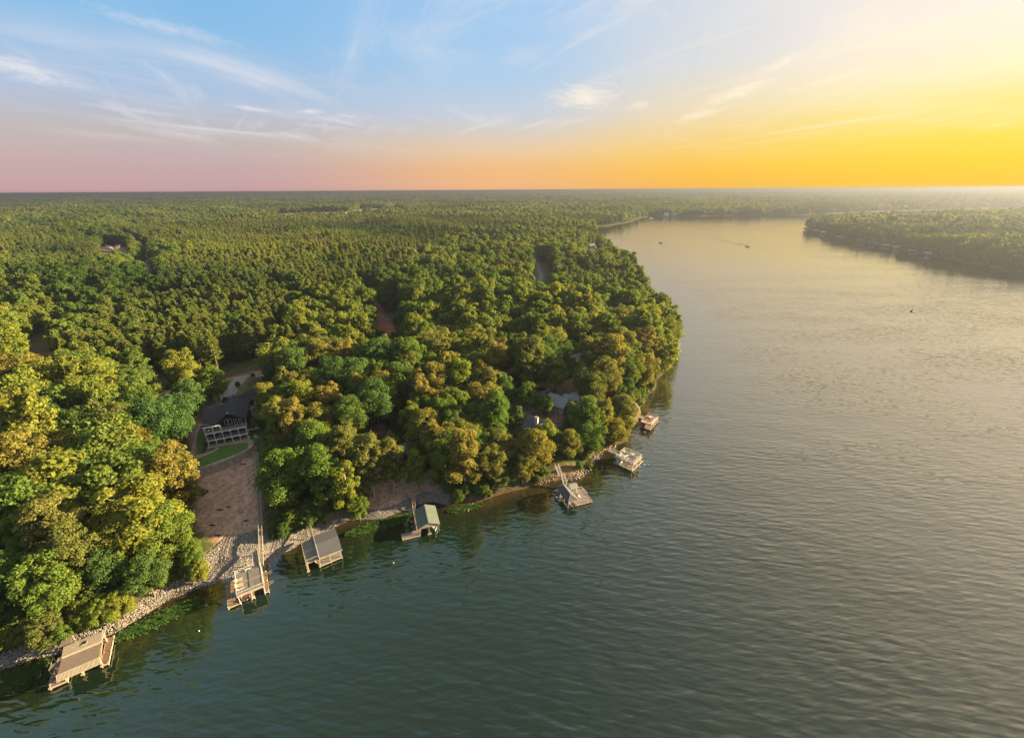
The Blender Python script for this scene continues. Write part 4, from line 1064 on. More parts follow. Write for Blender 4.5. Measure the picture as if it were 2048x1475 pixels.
fp = empty('fire_pit', (*HL(9.3, -5.4), 8.56)); MB().cyl((0, 0, 0), (0, 0, .35), .62, .62, 12).build('ring', M_BLOCK, fp); MB().cyl((0, 0, .35), (0, 0, .38), .42, .42, 12).build('ashes', M_DARK, fp); tag(fp, 'round stone fire pit on the lawn of the black house', 'fire pit')
for i, (dx, dy, rz, w_) in enumerate(((1.3, .2, -1.6, 'east'), (-1.2, .5, 1.4, 'west'), (.2, 1.3, 0, 'house'))): chair(*HL(9.3 + dx, -5.4 + dy), 8.56, rz + H_ANG, 'small chair on the %s side of the lawn fire pit' % w_, M_WOOD)
fp = empty('fire_pit', (*HL(16.2, .6), 8.6)); MB().cyl((0, 0, 0), (0, 0, .3), 1.2, 1.2, 16).build('ring', M_BLOCK, fp); MB().cyl((0, 0, .3), (0, 0, .33), .8, .8, 16).build('gravel', M_CONC, fp); tag(fp, 'wide stone circle beside the corner of the black house', 'fire pit')

# ------------------------------------------------------------------ the black house
hs = empty('lake_house', (*H_ORG, 0), H_ANG)
bays = [i * 13.4 / 5 for i in range(6)]
MB().box(.2, 13.2, 3.0, 18.4, 7.6, 17.0).box(.2, 4.6, 3.0, 18.0, 17.0, 17.2).build('wall', M_BLACKWALL, hs)
MB().prism([(4.6, 17.0), (13.2, 17.0), (8.4, 20.55)], 'y', 3.0, 3.3).build('gable_wall', M_BLACKWALL, hs)
for z, nm in ((11.05, 'mid'), (14.15, 'top')): planks(hs, -.15, 13.55, -.2, 3.0, z + .28, M_GREYDECK, .35, 'x'); box('deck_fascia', M_BRIGHT, hs, -.2, 13.6, -.32, -.2, z + .0, z + .30); box('deck_fascia', M_BRIGHT, hs, -.27, -.15, -.2, 3.0, z - .12, z + .30); box('deck_fascia', M_BRIGHT, hs, 13.55, 13.67, -.2, 3.0, z - .12, z + .30)
for z0, z1, xs in ((8.55, 10.95, bays), (11.33, 14.05, bays), (14.43, 16.85, bays[:3])):
    posts(hs, [(x, -.08) for x in xs], z0, z1, M_BRIGHT, .20)
    for a, b_ in zip(xs[:-1], xs[1:]): arch(hs, a + .12, b_ - .12, -.08, z1 - .72, z1, .50)
railing(hs, [(0.1, -.15), (13.3, -.15)], 11.33, 1.0, M_GREYDECK, .3, posts=False); railing(hs, [(0.1, -.15), (13.3, -.15), (13.35, 2.9)], 14.43, 1.0, M_GREYDECK, .3, posts=False)
# roofs: wing with its ridge across, gable towards the lake
rf = MB(); rf.slab([(-1.1, .9, 17.05), (5.0, .9, 17.05), (8.4, 13.4, 20.1), (-1.1, 13.4, 20.1)], .22).slab([(-1.1, 13.4, 20.1), (8.4, 13.4, 20.1), (8.4, 19.2, 17.0), (-1.1, 19.2, 17.0)], .22)
rf.slab([(4.1, .8, 17.0), (8.4, .8, 20.9), (8.4, 19.0, 20.9), (4.1, 19.0, 17.0)], .22).slab([(8.4, .8, 20.9), (14.0, 1.2, 16.95), (14.0, 19.0, 16.95), (8.4, 19.0, 20.9)], .22); rf.build('roof', M_BLACKROOF, hs)
box('eave_beam', M_BRIGHT, hs, -.5, 5.4, -.05, .1, 16.84, 17.0)
for x0, x1, z0, z1 in ((6.4, 7.5, 14.9, 17.4), (7.7, 8.8, 14.9, 17.4), (9.6, 10.5, 14.5, 16.9), (11.2, 12.1, 14.9, 16.7), (1.0, 2.2, 14.9, 16.5), (3.2, 4.3, 14.5, 16.6)): window(hs, x0, x1, 3.0, z0, z1)
for lv in (8.7, 11.6):
    for k in range(5): window(hs, bays[k] + .6, bays[k] + 2.1, 3.0, lv + (.0 if k % 2 else .5), lv + 2.1)
for y in (5, 9, 13): window(hs, y, y + 1.2, 13.2, 14.6, 16.1, 1, axis_='y'); window(hs, y, y + 1.2, .2, 14.6, 16.1, -1, axis_='y')
MB().cyl((13.75, .9, 8.6), (13.75, .9, 16.8), .06, .06, 6).build('downpipe', M_BRIGHT, hs); MB().cyl((13.75, 18.0, 9.0), (13.75, 18.0, 16.8), .06, .06, 6).build('downpipe', M_BRIGHT, hs)
wg = Matrix.Rotation(math.radians(42), 4, 'Z')
def rot_mb(mb, ang, ox, oy):
    c_, s_ = math.cos(ang), math.sin(ang); mb.v = [(ox + x * c_ - y * s_, oy + x * s_ + y * c_, z) for x, y, z in mb.v]; return mb
ga, gx_, gy_ = math.radians(48), 11.6, 29.5
rot_mb(MB().box(-6.5, 5.2, -3.3, 3.3, 10.4, 14.3), ga, gx_, gy_).build('garage_wall', M_BLACKWALL, hs)
rot_mb(MB().slab([(-7.2, -4, 14.2), (5.8, -4, 14.2), (5.8, 0, 16.9), (-7.2, 0, 16.9)], .2).slab([(-7.2, 0, 16.9), (5.8, 0, 16.9), (5.8, 4, 14.2), (-7.2, 4, 14.2)], .2), ga, gx_, gy_).build('garage_roof', M_BLACKROOF, hs)
rot_mb(MB().box(-5.5, 3.0, -5.6, -3.3, 11.3, 11.5), ga, gx_, gy_).build('garage_deck', M_GREYDECK, hs)
for q in (-5.3, -1.4, 2.8): rot_mb(MB().box(q - .12, q + .12, -5.6, -5.36, 8.6, 14.1), ga, gx_, gy_).build('post', M_BRIGHT, hs)
rot_mb(MB().box(-5.5, 3.0, -5.66, -5.56, 10.9, 11.5), ga, gx_, gy_).build('deck_fascia', M_BRIGHT, hs)
tag(hs, 'black three-level lake house with white arched porches and dark roof', 'house')
for i, (x, z) in enumerate(((1.2, 14.43), (8.2, 14.43), (12.2, 14.43), (9.0, 11.33), (4.0, 11.33), (.8, 8.6))): chair(*HL(x, 1.2), z + .01, H_ANG + 3.14 + i * .3, ['porch chair on the covered top deck of the black house', 'porch chair beside the big windows of the black house', 'porch chair at the open end of the top deck', 'porch chair behind the fourth arch of the middle deck', 'porch chair behind the second arch of the middle deck', 'patio chair under the first arch of the black house'][i], M_GREYCAN if i % 2 else M_WHITE)
dp = Vector((*DRIVE[2], 0)); dd_ = math.atan2(DRIVE[3][1] - DRIVE[1][1], DRIVE[3][0] - DRIVE[1][0])
q = HL(2.2, 34.5); car((*q, gz(*q) + .1), dd_ - math.pi / 2 + math.pi, CAR_BLACK, 'black pickup truck parked in the drive of the black house', 'truck')
# the long stair from the lawn down to the sundeck dock
ls = empty('lakeside_stair', (0, 0, 0)); A_ = (*gp(512, 906, 8.7), 8.7)
KB = gp(523.5, 1131, 3.75)
seg = [A_, (*gp(517, 962, 6.9), 6.9), (*gp(520.5, 1040, 5.0), 5.0), (*gp(522.5, 1095, 4.1), 4.1), (*KB, 3.75)]
for a, b_ in zip(seg[:-1], seg[1:]): stairs(ls, a, b_, .85, M_GREYDECK, n=int(math.dist(a, b_) / .42), side_m=M_CREAM)
for a in seg[1:-1]:
    piles(ls, [(a[0] - .6, a[1]), (a[0] + .6, a[1])], gz(a[0], a[1]) - .5, a[2] - .1, M_WOOD, .08, 'post')
tag(ls, 'long straight wooden stair running down the bare lot to the sundeck dock', 'stairs')


# ------------------------------------------------------------------ docks and boathouses
def dock(name, org, deg): return empty(name, (*org, 0), math.radians(deg))
def loc_(e, x, y):
    c_, s_ = math.cos(e.rotation_euler.z), math.sin(e.rotation_euler.z); return (e.location.x + x * c_ - y * s_, e.location.y + x * s_ + y * c_)


def ribs(parent, a, b_, c_, d, n, m, name='roof_rib'):
    """raised ribs down a slope; a-b the top edge, d-c the bottom edge"""
    a, b_, c_, d = map(Vector, (a, b_, c_, d)); mb = MB()
    for i in range(n + 1): t = i / n; mb.bar(a.lerp(b_, t) + Vector((0, 0, .03)), d.lerp(c_, t) + Vector((0, 0, .03)), .07, .06)
    return mb.build(name, m, parent, kind='stuff')


# A: brown boathouse at the lower left
A = dock('boathouse', (-100.9, 59.3), 33.5)
planks(A, 8.3, 9.6, 0, 7.9, .75, M_REDDECK, .3, 'x'); planks(A, -.2, 2.7, 0, 8.0, .75, M_BROWNROOF, .3, 'x'); planks(A, 2.7, 8.3, 6.4, 7.9, .75, M_REDDECK, .3, 'x'); planks(A, 5.0, 5.5, 0, 6.4, .75, M_CREAM, .3, 'x')
for a in ((8.2, 8.3, 0, 6.4), (9.6, 9.72, 0, 7.9), (-.3, -.2, 0, 8), (2.7, 2.8, 0, 6.4)): box('rim_board', M_CREAM, A, *a, .42, .80)
for a in ((8.2, 9.72, -.1, 0), (-.3, 2.8, -.1, 0), (4.9, 5.6, -.1, 0)): box('rim_board', M_CREAM, A, *a, .42, .80)
piles(A, [(x, y) for x in (-.1, 2.65, 5.25, 8.4, 9.5) for y in (.15, 3.6, 7.6)], -3, .9); posts(A, [(x, y) for x in (2.6, 5.25, 8.6) for y in (.1, 6.6)], .7, 3.9, M_CREAM, .22)
for s in ((8.6, .1), (8.6, 6.6), (2.6, .1)): MB().bar((s[0], s[1], 2.6), (s[0] + (.0), s[1] + (1.3 if s[1] < 1 else -1.3), 3.8), .12).build('brace', M_CREAM, A)
MB().slab([(2.2, -.85, 4.0), (9.0, -.85, 4.0), (9.0, 3.4, 4.12), (2.2, 3.4, 4.12)], .2).build('flat_roof', M_BROWNROOF, A)
MB().slab([(2.1, -1.7, 3.05), (9.1, -1.7, 3.05), (9.1, -.8, 4.02), (2.1, -.8, 4.02)], .1).build('front_roof', M_TILE, A); ribs(A, (2.1, -.8, 4.02), (9.1, -.8, 4.02), (9.1, -1.7, 3.05), (2.1, -1.7, 3.05), 34, M_CREAM)
MB().bar((2.05, -.8, 4.06), (9.15, -.8, 4.06), .10).build('ridge_cap', M_CREAM, A); MB().bar((2.05, -1.72, 3.02), (9.15, -1.72, 3.02), .10).build('gutter', M_CREAM, A)
MB().slab([(2.4, 3.4, 4.62), (9.0, 3.4, 4.62), (9.0, 5.8, 5.0), (2.4, 5.8, 5.0)], .12).build('rear_roof', M_TILE, A); ribs(A, (2.4, 5.8, 5.0), (9.0, 5.8, 5.0), (9.0, 3.4, 4.62), (2.4, 3.4, 4.62), 34, M_CREAM)
MB().slab([(2.4, 5.8, 5.0), (9.0, 5.8, 5.0), (9.1, 7.0, 4.1), (2.4, 7.0, 4.1)], .1).build('rear_slope', M_GREYCAN, A); box('fascia', M_CREAM, A, 2.3, 9.05, 3.28, 3.4, 4.12, 4.6); MB().bar((9.1, 3.4, 4.55), (9.1, 7.1, 4.1), .16).build('fascia', M_CREAM, A); MB().bar((9.1, -1.7, 3.1), (9.1, 3.4, 4.2), .16).build('fascia', M_CREAM, A)
sk = box('skylight', M_CREAM, A, 5.5, 6.5, 4.1, 5.2, 4.76, 4.96); box('pane', M_GLASS, sk, 5.6, 6.4, 4.2, 5.1, 4.95, 4.99)
MB().slab([(1.0, 7.1, 3.9), (2.9, 7.3, 3.9), (2.9, 9.9, 4.0), (1.0, 9.7, 4.0)], .15).build('walkway_roof', M_BROWNROOF, A); posts(A, [(1.1, 7.3), (2.8, 7.4), (1.1, 9.6), (2.8, 9.7)], .4, 3.8, M_CREAM, .14); planks(A, 1.0, 2.9, 7.9, 12.5, .8, M_BROWNROOF, .3, 'x')
MB().slab([(.1, 2.2, 3.5), (1.9, 2.2, 3.5), (2.0, 3.3, 3.8), (.4, 3.3, 3.8)], .12).build('side_roof', M_BROWNROOF, A); posts(A, [(.2, 2.3), (.2, 5.6)], .7, 3.5, M_CREAM, .14); MB().bar((.2, 2.3, 3.5), (.2, 5.6, 3.5), .14).build('beam', M_CREAM, A)
railing(A, [(.0, .3), (0, 2.2)], .78, .9, M_CREAM, .5); tag(A, 'brown timber boathouse with ribbed tan roof strips and a skylight', 'boathouse')
q = loc_(A, 1.6, 5.0); e = empty('covered_grill', (*q, .78), A.rotation_euler.z); box('cover', M_DARK, e, -.55, .55, -.35, .35, .15, 1.1); box('base', M_DARK, e, -.5, .5, -.3, .3, 0, .15); tag(e, 'black covered grill standing on the brown boathouse deck', 'grill')
chair(*loc_(A, 1.3, 2.6), .78, 2.0, 'wooden chair under the small side roof of the brown boathouse', M_WOOD)

# B: sundeck dock
B = dock('sundeck_dock', (-73.9, 78.4), 33.0)
planks(B, 0, 2.9, 0, 9.6, .7, M_TANDECK, .25, 'x'); planks(B, 8.3, 9.4, 0, 8.0, .7, M_TANDECK, .25, 'x'); planks(B, 5.3, 6.1, 0, 6.0, .7, M_TANDECK, .25, 'x'); planks(B, 2.9, 8.3, 6.0, 8.0, .7, M_TANDECK, .25, 'x')
for a in ((-.1, 0, 0, 9.6, .4, .74), (2.9, 3.0, 0, 6, .4, .74), (0, 3.0, -.1, 0, .4, .74), (5.3, 6.1, -.1, 0, .4, .74), (8.3, 9.4, -.1, 0, .4, .74), (9.4, 9.5, 0, 8, .4, .74)): box('rim_board', M_CREAM, B, *a)
piles(B, [(x, y) for x in (0.05, 2.85, 5.4, 6.0, 8.4, 9.35) for y in (.1, 4, 7.6)], -3, .95, M_WHITE, .11); posts(B, [(x, y) for x in (2.8, 5.7, 8.6) for y in (-.2, 4, 7.8)], .7, 3.3, M_WHITE, .16)
planks(B, 2.6, 8.8, -.5, 8.1, 3.55, M_OLDDECK, .22, 'y'); box('joist', M_CREAM, B, 2.5, 8.9, -.6, -.5, 3.15, 3.57); box('joist', M_CREAM, B, 2.5, 2.6, -.5, 8.1, 3.15, 3.57); box('joist', M_CREAM, B, 8.8, 8.9, -.5, 8.1, 3.15, 3.57)
railing(B, [(7.0, 8.0), (2.65, 8.0), (2.65, -.45), (8.75, -.45), (8.75, 7.2)], 3.57, 1.0, M_WHITE, .5); MB().bar((2.9, 3.6, 3.62), (8.6, 3.6, 3.62), .06).build('seam_board', M_CREAM, B)
planks(B, 7.0, 8.5, 8.1, 14.5, 3.35, M_OLDDECK, .22, 'y'); railing(B, [(7.0, 8.1), (7.0, 14.4)], 3.36, 1.0, M_WHITE, .8); railing(B, [(8.5, 8.1), (8.5, 14.4)], 3.36, 1.0, M_WHITE, .8); posts(B, [(7.05, 11), (8.45, 11), (7.05, 14.3), (8.45, 14.3)], .5, 3.2, M_CREAM, .14)
stairs(B, (1.0, 9.5, .75), (2.5, 7.2, 3.5), .9, M_GREYCAN, side_m=M_GREYCAN); box('landing', M_GREYCAN, B, -.2, 1.4, 9.0, 10.6, .8, .9); railing(B, [(-.15, 9.1), (-.15, 10.5), (1.3, 10.5)], .9, 1.0, M_GREYCAN, .4)
for y in (2.0, 2.7, 5.9, 6.6): MB().bar((8.9, y, .85), (10.8, y + .1, .95), .07).build('mooring_arm', M_CREAM, B)
tag(B, 'weathered grey sundeck dock with white railings at the foot of the stair', 'dock')
for k, (x, y, r_, w_) in enumerate(((4.3, 5.2, .5, 'farthest from the lake edge'), (4.1, 4.4, 2.6, 'second from the shore'), (4.2, 3.3, .6, 'in the middle'), (4.2, 2.4, .9, 'fourth from the shore'), (4.4, 1.4, 1.0, 'nearest the lake edge'))):
    lounger(*loc_(B, x, y), 3.58, B.rotation_euler.z + math.pi / 2 + .15 * (-1) ** k, 'white lounge chair on the sundeck dock, ' + w_, M_CREAM)
e = empty('bench', (*loc_(B, 5.6, 7.5), 3.58), B.rotation_euler.z); box('seat', M_WHITE, e, -.7, .7, -.22, .22, .4, .48); box('leg', M_WHITE, e, -.6, -.52, -.2, .2, 0, .4); box('leg', M_WHITE, e, .52, .6, -.2, .2, 0, .4); tag(e, 'white bench at the shore railing of the sundeck dock', 'bench')
e = empty('picnic_table', (*loc_(B, 1.9, 3.2), .73), B.rotation_euler.z); box('tabletop', M_GREYCAN, e, -.5, .5, -.9, .9, .68, .76); [box('bench_seat', M_GREYCAN, e, s - .15, s + .15, -.9, .9, .40, .46) for s in (-.85, .85)]; [box('leg', M_GREYCAN, e, x - .04, x + .04, -.7, .7, 0, .68) for x in (-.3, .3)]; tag(e, 'blue-grey picnic table on the lower sundeck dock', 'picnic table')
boat((*loc_(B, 4.1, 3.0), .35), B.rotation_euler.z, 5.6, 2.1, M_WHITE, M_RED, 'red and white motor boat in the slip under the sundeck')

# C: grey-roofed boathouse
Cc = dock('boathouse', (-55.7, 91.6), 32.4)
planks(Cc, 0, 6.3, 0, 9.0, .7, M_GREYDECK, .3, 'x'); planks(Cc, -3.2, -2.6, -.1, 8.6, .7, M_CREAM, .3, 'x'); planks(Cc, -2.6, 0, 7.4, 8.6, .7, M_GREYDECK, .3, 'x')
for a in ((-.1, 0, -.1, 7.4, .4, .76), (-.1, 6.4, -.1, 0, .4, .76), (6.3, 6.4, 0, 9, .4, .76), (-3.3, -2.5, -.2, -.1, .4, .76)): box('rim_board', M_CREAM, Cc, *a)
piles(Cc, [(x, y) for x in (-3.1, 0.1, 3.2, 6.2) for y in (.15, 4.4, 8.4)], -3, .75, M_PILE); posts(Cc, [(x, y) for x in (.35, 3.2, 6.1) for y in (.2, 8.6)], .7, 3.7, M_CREAM, .16); posts(Cc, [(-2.8, .6), (-2.8, 4.4), (-2.8, 8.2)], .7, 3.0, M_CREAM, .16)
for x in (.35, 3.2): MB().bar((x, .2, 3.6), (x, 8.6, 3.4), .16).build('beam', M_CREAM, Cc)
MB().bar((.3, .5, 2.5), (6.2, .5, 2.5), .12).build('beam', M_CREAM, Cc)
planks(Cc, -3.0, .45, .4, 8.6, 3.2, M_GREYDECK, .3, 'y'); planks(Cc, -.55, .6, 8.6, 18.0, 3.3, M_GREYDECK, .3, 'x')
for a in ((-3.1, -3.0, .3, 8.7, 2.85, 3.24), (-3.1, .5, .3, .4, 2.85, 3.24), (-3.0, -.6, 8.6, 8.7, 2.85, 3.24)): box('rim_board', M_CREAM, Cc, *a)
railing(Cc, [(-.55, 8.65), (-3.0, 8.65), (-3.0, .4), (.45, .4)], 3.22, 1.0, M_CREAM, .35); railing(Cc, [(-.55, 8.65), (-.55, 18)], 3.32, 1.0, M_CREAM, .5); railing(Cc, [(.6, 9.1), (.6, 18)], 3.32, 1.0, M_CREAM, .5); piles(Cc, [(-.4, 13), (.5, 13), (-.4, 17.5), (.5, 17.5)], -.5, 3.1, M_CREAM, .1, 'post')
MB().slab([(.5, -.7, 4.05), (6.6, -.9, 4.05), (6.7, 4.6, 4.75), (.5, 4.6, 4.75)], .16).slab([(.5, 4.6, 4.75), (6.7, 4.6, 4.75), (6.7, 9.4, 4.0), (.5, 9.4, 4.0)], .16).build('roof', M_GREYROOF, Cc)
MB().bar((.45, -.8, 3.98), (6.65, -.98, 3.98), .10, .2).build('fascia', M_CREAM, Cc); MB().bar((.44, -.8, 4.0), (.44, 4.6, 4.7), .12).build('fascia', M_WHITE, Cc); MB().bar((.44, 4.6, 4.7), (.44, 9.4, 3.97), .12).build('fascia', M_WHITE, Cc)
stairs(Cc, (-.9, .6, 3.2), (-.2, -.1 + .2, 2.2), .7, M_CREAM, rail=False); tag(Cc, 'grey-shingled boathouse with a grey upper deck and long gangway', 'boathouse')

# D: green-roofed boathouse
Dd = dock('boathouse', (-34.2, 101.7), 18.8)
planks(Dd, 0, 5.3, 0, 2.5, .55, M_PINKDECK, .3, 'y'); planks(Dd, 4.6, 5.4, 2.5, 12.6, .6, M_PINKDECK, .3, 'x'); planks(Dd, 7.8, 8.9, -.3, 8.4, .6, M_PINKDECK, .3, 'x'); planks(Dd, 5.4, 7.8, 7.4, 8.6, .6, M_PINKDECK, .3, 'x'); planks(Dd, 8.9, 11.6, 7.4, 8.6, .6, M_PINKDECK, .3, 'x'); planks(Dd, 5.4, 6.0, 1.5, 7.4, .6, M_PINKDECK, .3, 'x')
for a in ((0, 5.3, -.1, 0, .2, .58), (-.1, 0, 0, 2.5, .2, .58), (5.3, 5.4, 0, 2.5, .2, .58), (7.7, 8.95, -.4, -.3, .2, .62)): box('rim_board', M_CREAM, Dd, *a)
piles(Dd, [(.1, .1), (.1, 2.4), (5.2, .1), (5.2, 5), (5.2, 9), (5.2, 12.3), (8.35, 0), (8.35, 8)], -3, .7); posts(Dd, [(x, y) for x in (5.5, 8.35, 11.4) for y in (.2, 4.4, 8.4)], .3, 3.2, M_CREAM, .2)
R = gable(Dd, 4.85, 11.85, -.1, 9.0, 3.1, 4.65, 'y', M_GREENROOF, .10); ribs(Dd, (8.35, -.05, 4.65), (8.35, 8.95, 4.65), (4.85, 8.95, 3.1), (4.85, -.05, 3.1), 18, M_GREENROOF, 'roof_seam'); ribs(Dd, (8.35, -.05, 4.65), (8.35, 8.95, 4.65), (11.85, 8.95, 3.1), (11.85, -.05, 3.1), 18, M_GREENROOF, 'roof_seam'); MB().bar((8.35, -.1, 4.68), (8.35, 9, 4.68), .22, .06).build('ridge_cap', M_GREENROOF, Dd)
MB().prism([(5.1, 3.05), (11.6, 3.05), (8.35, 4.5)], 'y', .05, .15).build('gable_board', M_CREAM, Dd); MB().bar((5.3, .2, 2.9), (11.5, .2, 2.9), .16, .3).build('beam', M_CREAM, Dd); MB().bar((5.3, 1.4, 1.9), (8, 1.4, 1.9), .12).build('lift_beam', M_WOOD, Dd); MB().bar((5.3, 3.4, 1.9), (8, 3.4, 1.9), .12).build('lift_beam', M_WOOD, Dd)
tag(Dd, 'boathouse with a pale green metal gable roof and a swim platform', 'boathouse')
boat((*loc_(Dd, 10.2, 2.6), .4), Dd.rotation_euler.z + math.pi, 5.4, 2.2, M_WHITE, M_GREYCAN, 'grey covered boat on the lift under the green metal roof', cover=M_GREYCAN)
sd = empty('bank_stair', (*loc_(Dd, 5.5, 13), 0), Dd.rotation_euler.z); o_ = Vector((5.5, 13, 0)); f_ = lambda x, y, z: (x - o_.x, y - o_.y, z)
stairs(sd, f_(5.1, 12.5, .7), f_(5.5, 15.3, 3.1), .9, M_WOOD); stairs(sd, f_(5.5, 15.4, 3.1), f_(4.6, 17.5, 4.1), .9, M_WOOD); stairs(sd, f_(4.7, 17.6, 4.1), f_(8.7, 20.9, 6.2), .9, M_WOOD); stairs(sd, f_(8.7, 21, 6.2), f_(8.2, 23.5, 7.0), .9, M_WOOD); tag(sd, 'zigzag brown stair climbing the straw bank behind the green-roofed boathouse', 'stairs')

# E: hip-roofed boathouse with open deck
Ee = dock('boathouse', (18.6, 115.5), 20.4)
planks(Ee, 3.5, 9.4, 0, 7.2, .65, M_PINKDECK, .28, 'x'); planks(Ee, 0, 1.0, 0, 9.8, .65, M_GREYDECK, .28, 'x'); planks(Ee, 1.0, 3.5, 7.0, 9.4, .65, M_PINKDECK, .28, 'x'); planks(Ee, 3.5, 6.8, 7.2, 10.2, .65, M_PINKDECK, .28, 'x')
for a in ((3.4, 9.5, -.1, 0, .3, .7), (9.4, 9.5, 0, 7.3, .3, .7), (-.1, 1.0, -.1, 0, .3, .7), (-.1, 0, 0, 9.8, .3, .7)): box('rim_board', M_CREAM, Ee, *a)
piles(Ee, [(x, y) for x in (.05, .95, 3.6, 6.5, 9.3) for y in (.1, 3.6, 7)], -3, .75); posts(Ee, [(x, y) for x in (.3, 3.4) for y in (.2, 3.2, 6.2, 8.8)], .6, 3.0, M_WHITE, .16)
MB().slab([(-.1, -.3, 3.0), (1.7, 1.6, 4.7), (1.7, 6.6, 4.7), (-.1, 9.0, 3.0)], .14).slab([(1.7, 1.6, 4.7), (3.9, -.3, 3.0), (3.9, 9.0, 3.0), (1.7, 6.6, 4.7)], .14).slab([(-.1, -.3, 3.0), (3.9, -.3, 3.0), (1.7, 1.6, 4.7)], .14).slab([(1.7, 6.6, 4.7), (3.9, 9.0, 3.0), (-.1, 9.0, 3.0)], .14).build('roof', M_GREYROOF, Ee)
for a, b_ in (((-.1, -.3, 3.05), (1.7, 1.6, 4.75)), ((3.9, -.3, 3.05), (1.7, 1.6, 4.75)), ((1.7, 1.6, 4.75), (1.7, 6.6, 4.75))): MB().bar(a, b_, .14, .08).build('ridge_cap', M_CREAM, Ee)
MB().bar((-.1, -.32, 2.95), (3.9, -.32, 2.95), .1, .2).build('fascia', M_CREAM, Ee); gable(Ee, 3.95, 7.05, 5.3, 8.7, 3.0, 3.9, 'x', M_LTGREY, .12, 'shed_roof'); box('shed_wall', M_WHITE, Ee, 5.0, 6.6, 5.7, 8.2, .65, 3.0); posts(Ee, [(4.1, 5.6), (4.1, 8.4)], .65, 3.0, M_WHITE, .14); box('door', M_GREYCAN, Ee, 5.4, 6.2, 5.66, 5.7, .7, 2.7)
railing(Ee, [(6.7, 7.1), (9.3, 7.1), (9.35, 3.4)], .66, .95, M_WHITE, .4); posts(Ee, [(9.3, 2.0), (9.3, .15), (7.6, .15)], .65, 1.5, M_WHITE, .12, 'mooring_post'); tag(Ee, 'hip-roofed grey boathouse with an open square deck and white shed', 'boathouse')
jet_ski((*loc_(Ee, -.75, 7.2), .05), Ee.rotation_euler.z + .5, 'white jet ski moored beside the hip-roofed boathouse, nearer the shore'); jet_ski((*loc_(Ee, -.95, 5.6), .05), Ee.rotation_euler.z + .4, 'white jet ski moored beside the hip-roofed boathouse, nearer open water')
boat((*loc_(Ee, 2.25, 2.6), .3), Ee.rotation_euler.z, 5.2, 2.0, M_WHITE, M_RED, 'white boat with red seats under the hipped roof')
chair(*loc_(Ee, 6.2, 3.0), .68, 1.0, 'white deck chair on the open deck of the hip-roofed boathouse')
se = empty('bank_stair', (*loc_(Ee, 4.4, 11), 0), Ee.rotation_euler.z); o2 = Vector((4.4, 11, 0)); f2 = lambda x, y, z: (x - o2.x, y - o2.y, z)
stairs(se, f2(4.4, 10.2, .8), f2(4.6, 13.0, 2.9), 1.2, M_GREYDECK, side_m=M_WHITE); stairs(se, f2(3.9, 13.2, 2.9), f2(3.9, 17.0, 5.2), 1.2, M_GREYDECK, side_m=M_WHITE); box('landing', M_GREYDECK, se, -1.2, .9, 1.9, 2.4, 2.8, 2.9); tag(se, 'grey gangway with white rails up the bank behind the hip-roofed boathouse', 'stairs')

# F: white two-level dock
Ff = dock('two_level_dock', (45.7, 135.9), 46.8)
planks(Ff, 0, 9.0, 0, 8.2, .6, M_PINKDECK, .28, 'x')
for a in ((0, 9.0, -.12, 0, .3, .66), (-.12, 0, 0, 8.2, .3, .66), (9.0, 9.12, 0, 8.2, .3, .66)): box('rim_board', M_CREAM, Ff, *a)
piles(Ff, [(x, y) for x in (.1, 3, 6, 8.9) for y in (.1, 4, 8)], -3, .62); posts(Ff, [(x, y) for x in (.4, 3.6, 6.8) for y in (.2, 3.8, 7.2)], .6, 3.2, M_WHITE, .2)
planks(Ff, .2, 7.1, -.1, 7.5, 3.45, M_GREYDECK, .28, 'x'); [box('fascia', M_CREAM, Ff, *a) for a in ((.1, 7.2, -.22, -.1, 3.1, 3.5), (.08, .2, -.1, 7.5, 3.1, 3.5), (7.1, 7.22, -.1, 7.5, 3.1, 3.5), (.1, 7.2, 7.5, 7.62, 3.1, 3.5))]
railing(Ff, [(.25, 7.4), (.25, -.05), (7.05, -.05), (7.05, 7.4), (3.2, 7.4)], 3.47, 1.05, M_WHITE, .3); box('store_wall', M_WHITE, Ff, .5, 6.6, 5.6, 7.2, .62, 3.1); box('door', M_WOOD, Ff, 2.6, 3.5, 5.56, 5.6, .65, 2.6); box('side_store', M_CREAM, Ff, 7.4, 8.6, 1.4, 3.4, .62, 2.3)
planks(Ff, 1.5, 2.9, 7.62, 11.5, 3.45, M_GREYDECK, .28, 'x'); railing(Ff, [(1.5, 7.7), (1.5, 11.5)], 3.47, 1.0, M_WHITE, .4); railing(Ff, [(2.9, 7.7), (2.9, 11.5)], 3.47, 1.0, M_WHITE, .4); tag(Ff, 'white two-level dock with furniture on its railed roof deck', 'dock')
for k, (x, y, r_) in enumerate(((1.4, 5.9, .4), (2.6, 6.2, -.4), (1.4, 3.2, 1.6), (1.9, 1.2, 2.6), (4.6, 1.0, 3.3), (6.1, 1.6, 3.9), (6.2, 4.4, 4.6), (5.2, 6.3, .2))): chair(*loc_(Ff, x, y), 3.48, Ff.rotation_euler.z + r_, 'white chair on the white roof deck, ' + ['at the shore corner', 'beside the gangway', 'along the west rail', 'near the west lake corner', 'mid lake rail', 'near the east lake corner', 'along the east rail', 'at the far shore corner'][k])
table(*loc_(Ff, 1.9, 4.6), 3.48, 'round white table near the gangway of the white roof deck'); table(*loc_(Ff, 5.4, 2.9), 3.48, 'round white table near the east rail of the white roof deck')
lounger(*loc_(Ff, 4.2, 4.2), 3.48, 2.2, 'white lounge chair in the middle of the white roof deck'); chair(*loc_(Ff, 4.4, 2.2), .62, 2.6, 'wooden chair under the white roof deck, lake side', M_WOOD); chair(*loc_(Ff, 2.4, 2.4), .62, 3.4, 'wooden chair under the white roof deck, shore side', M_WOOD)
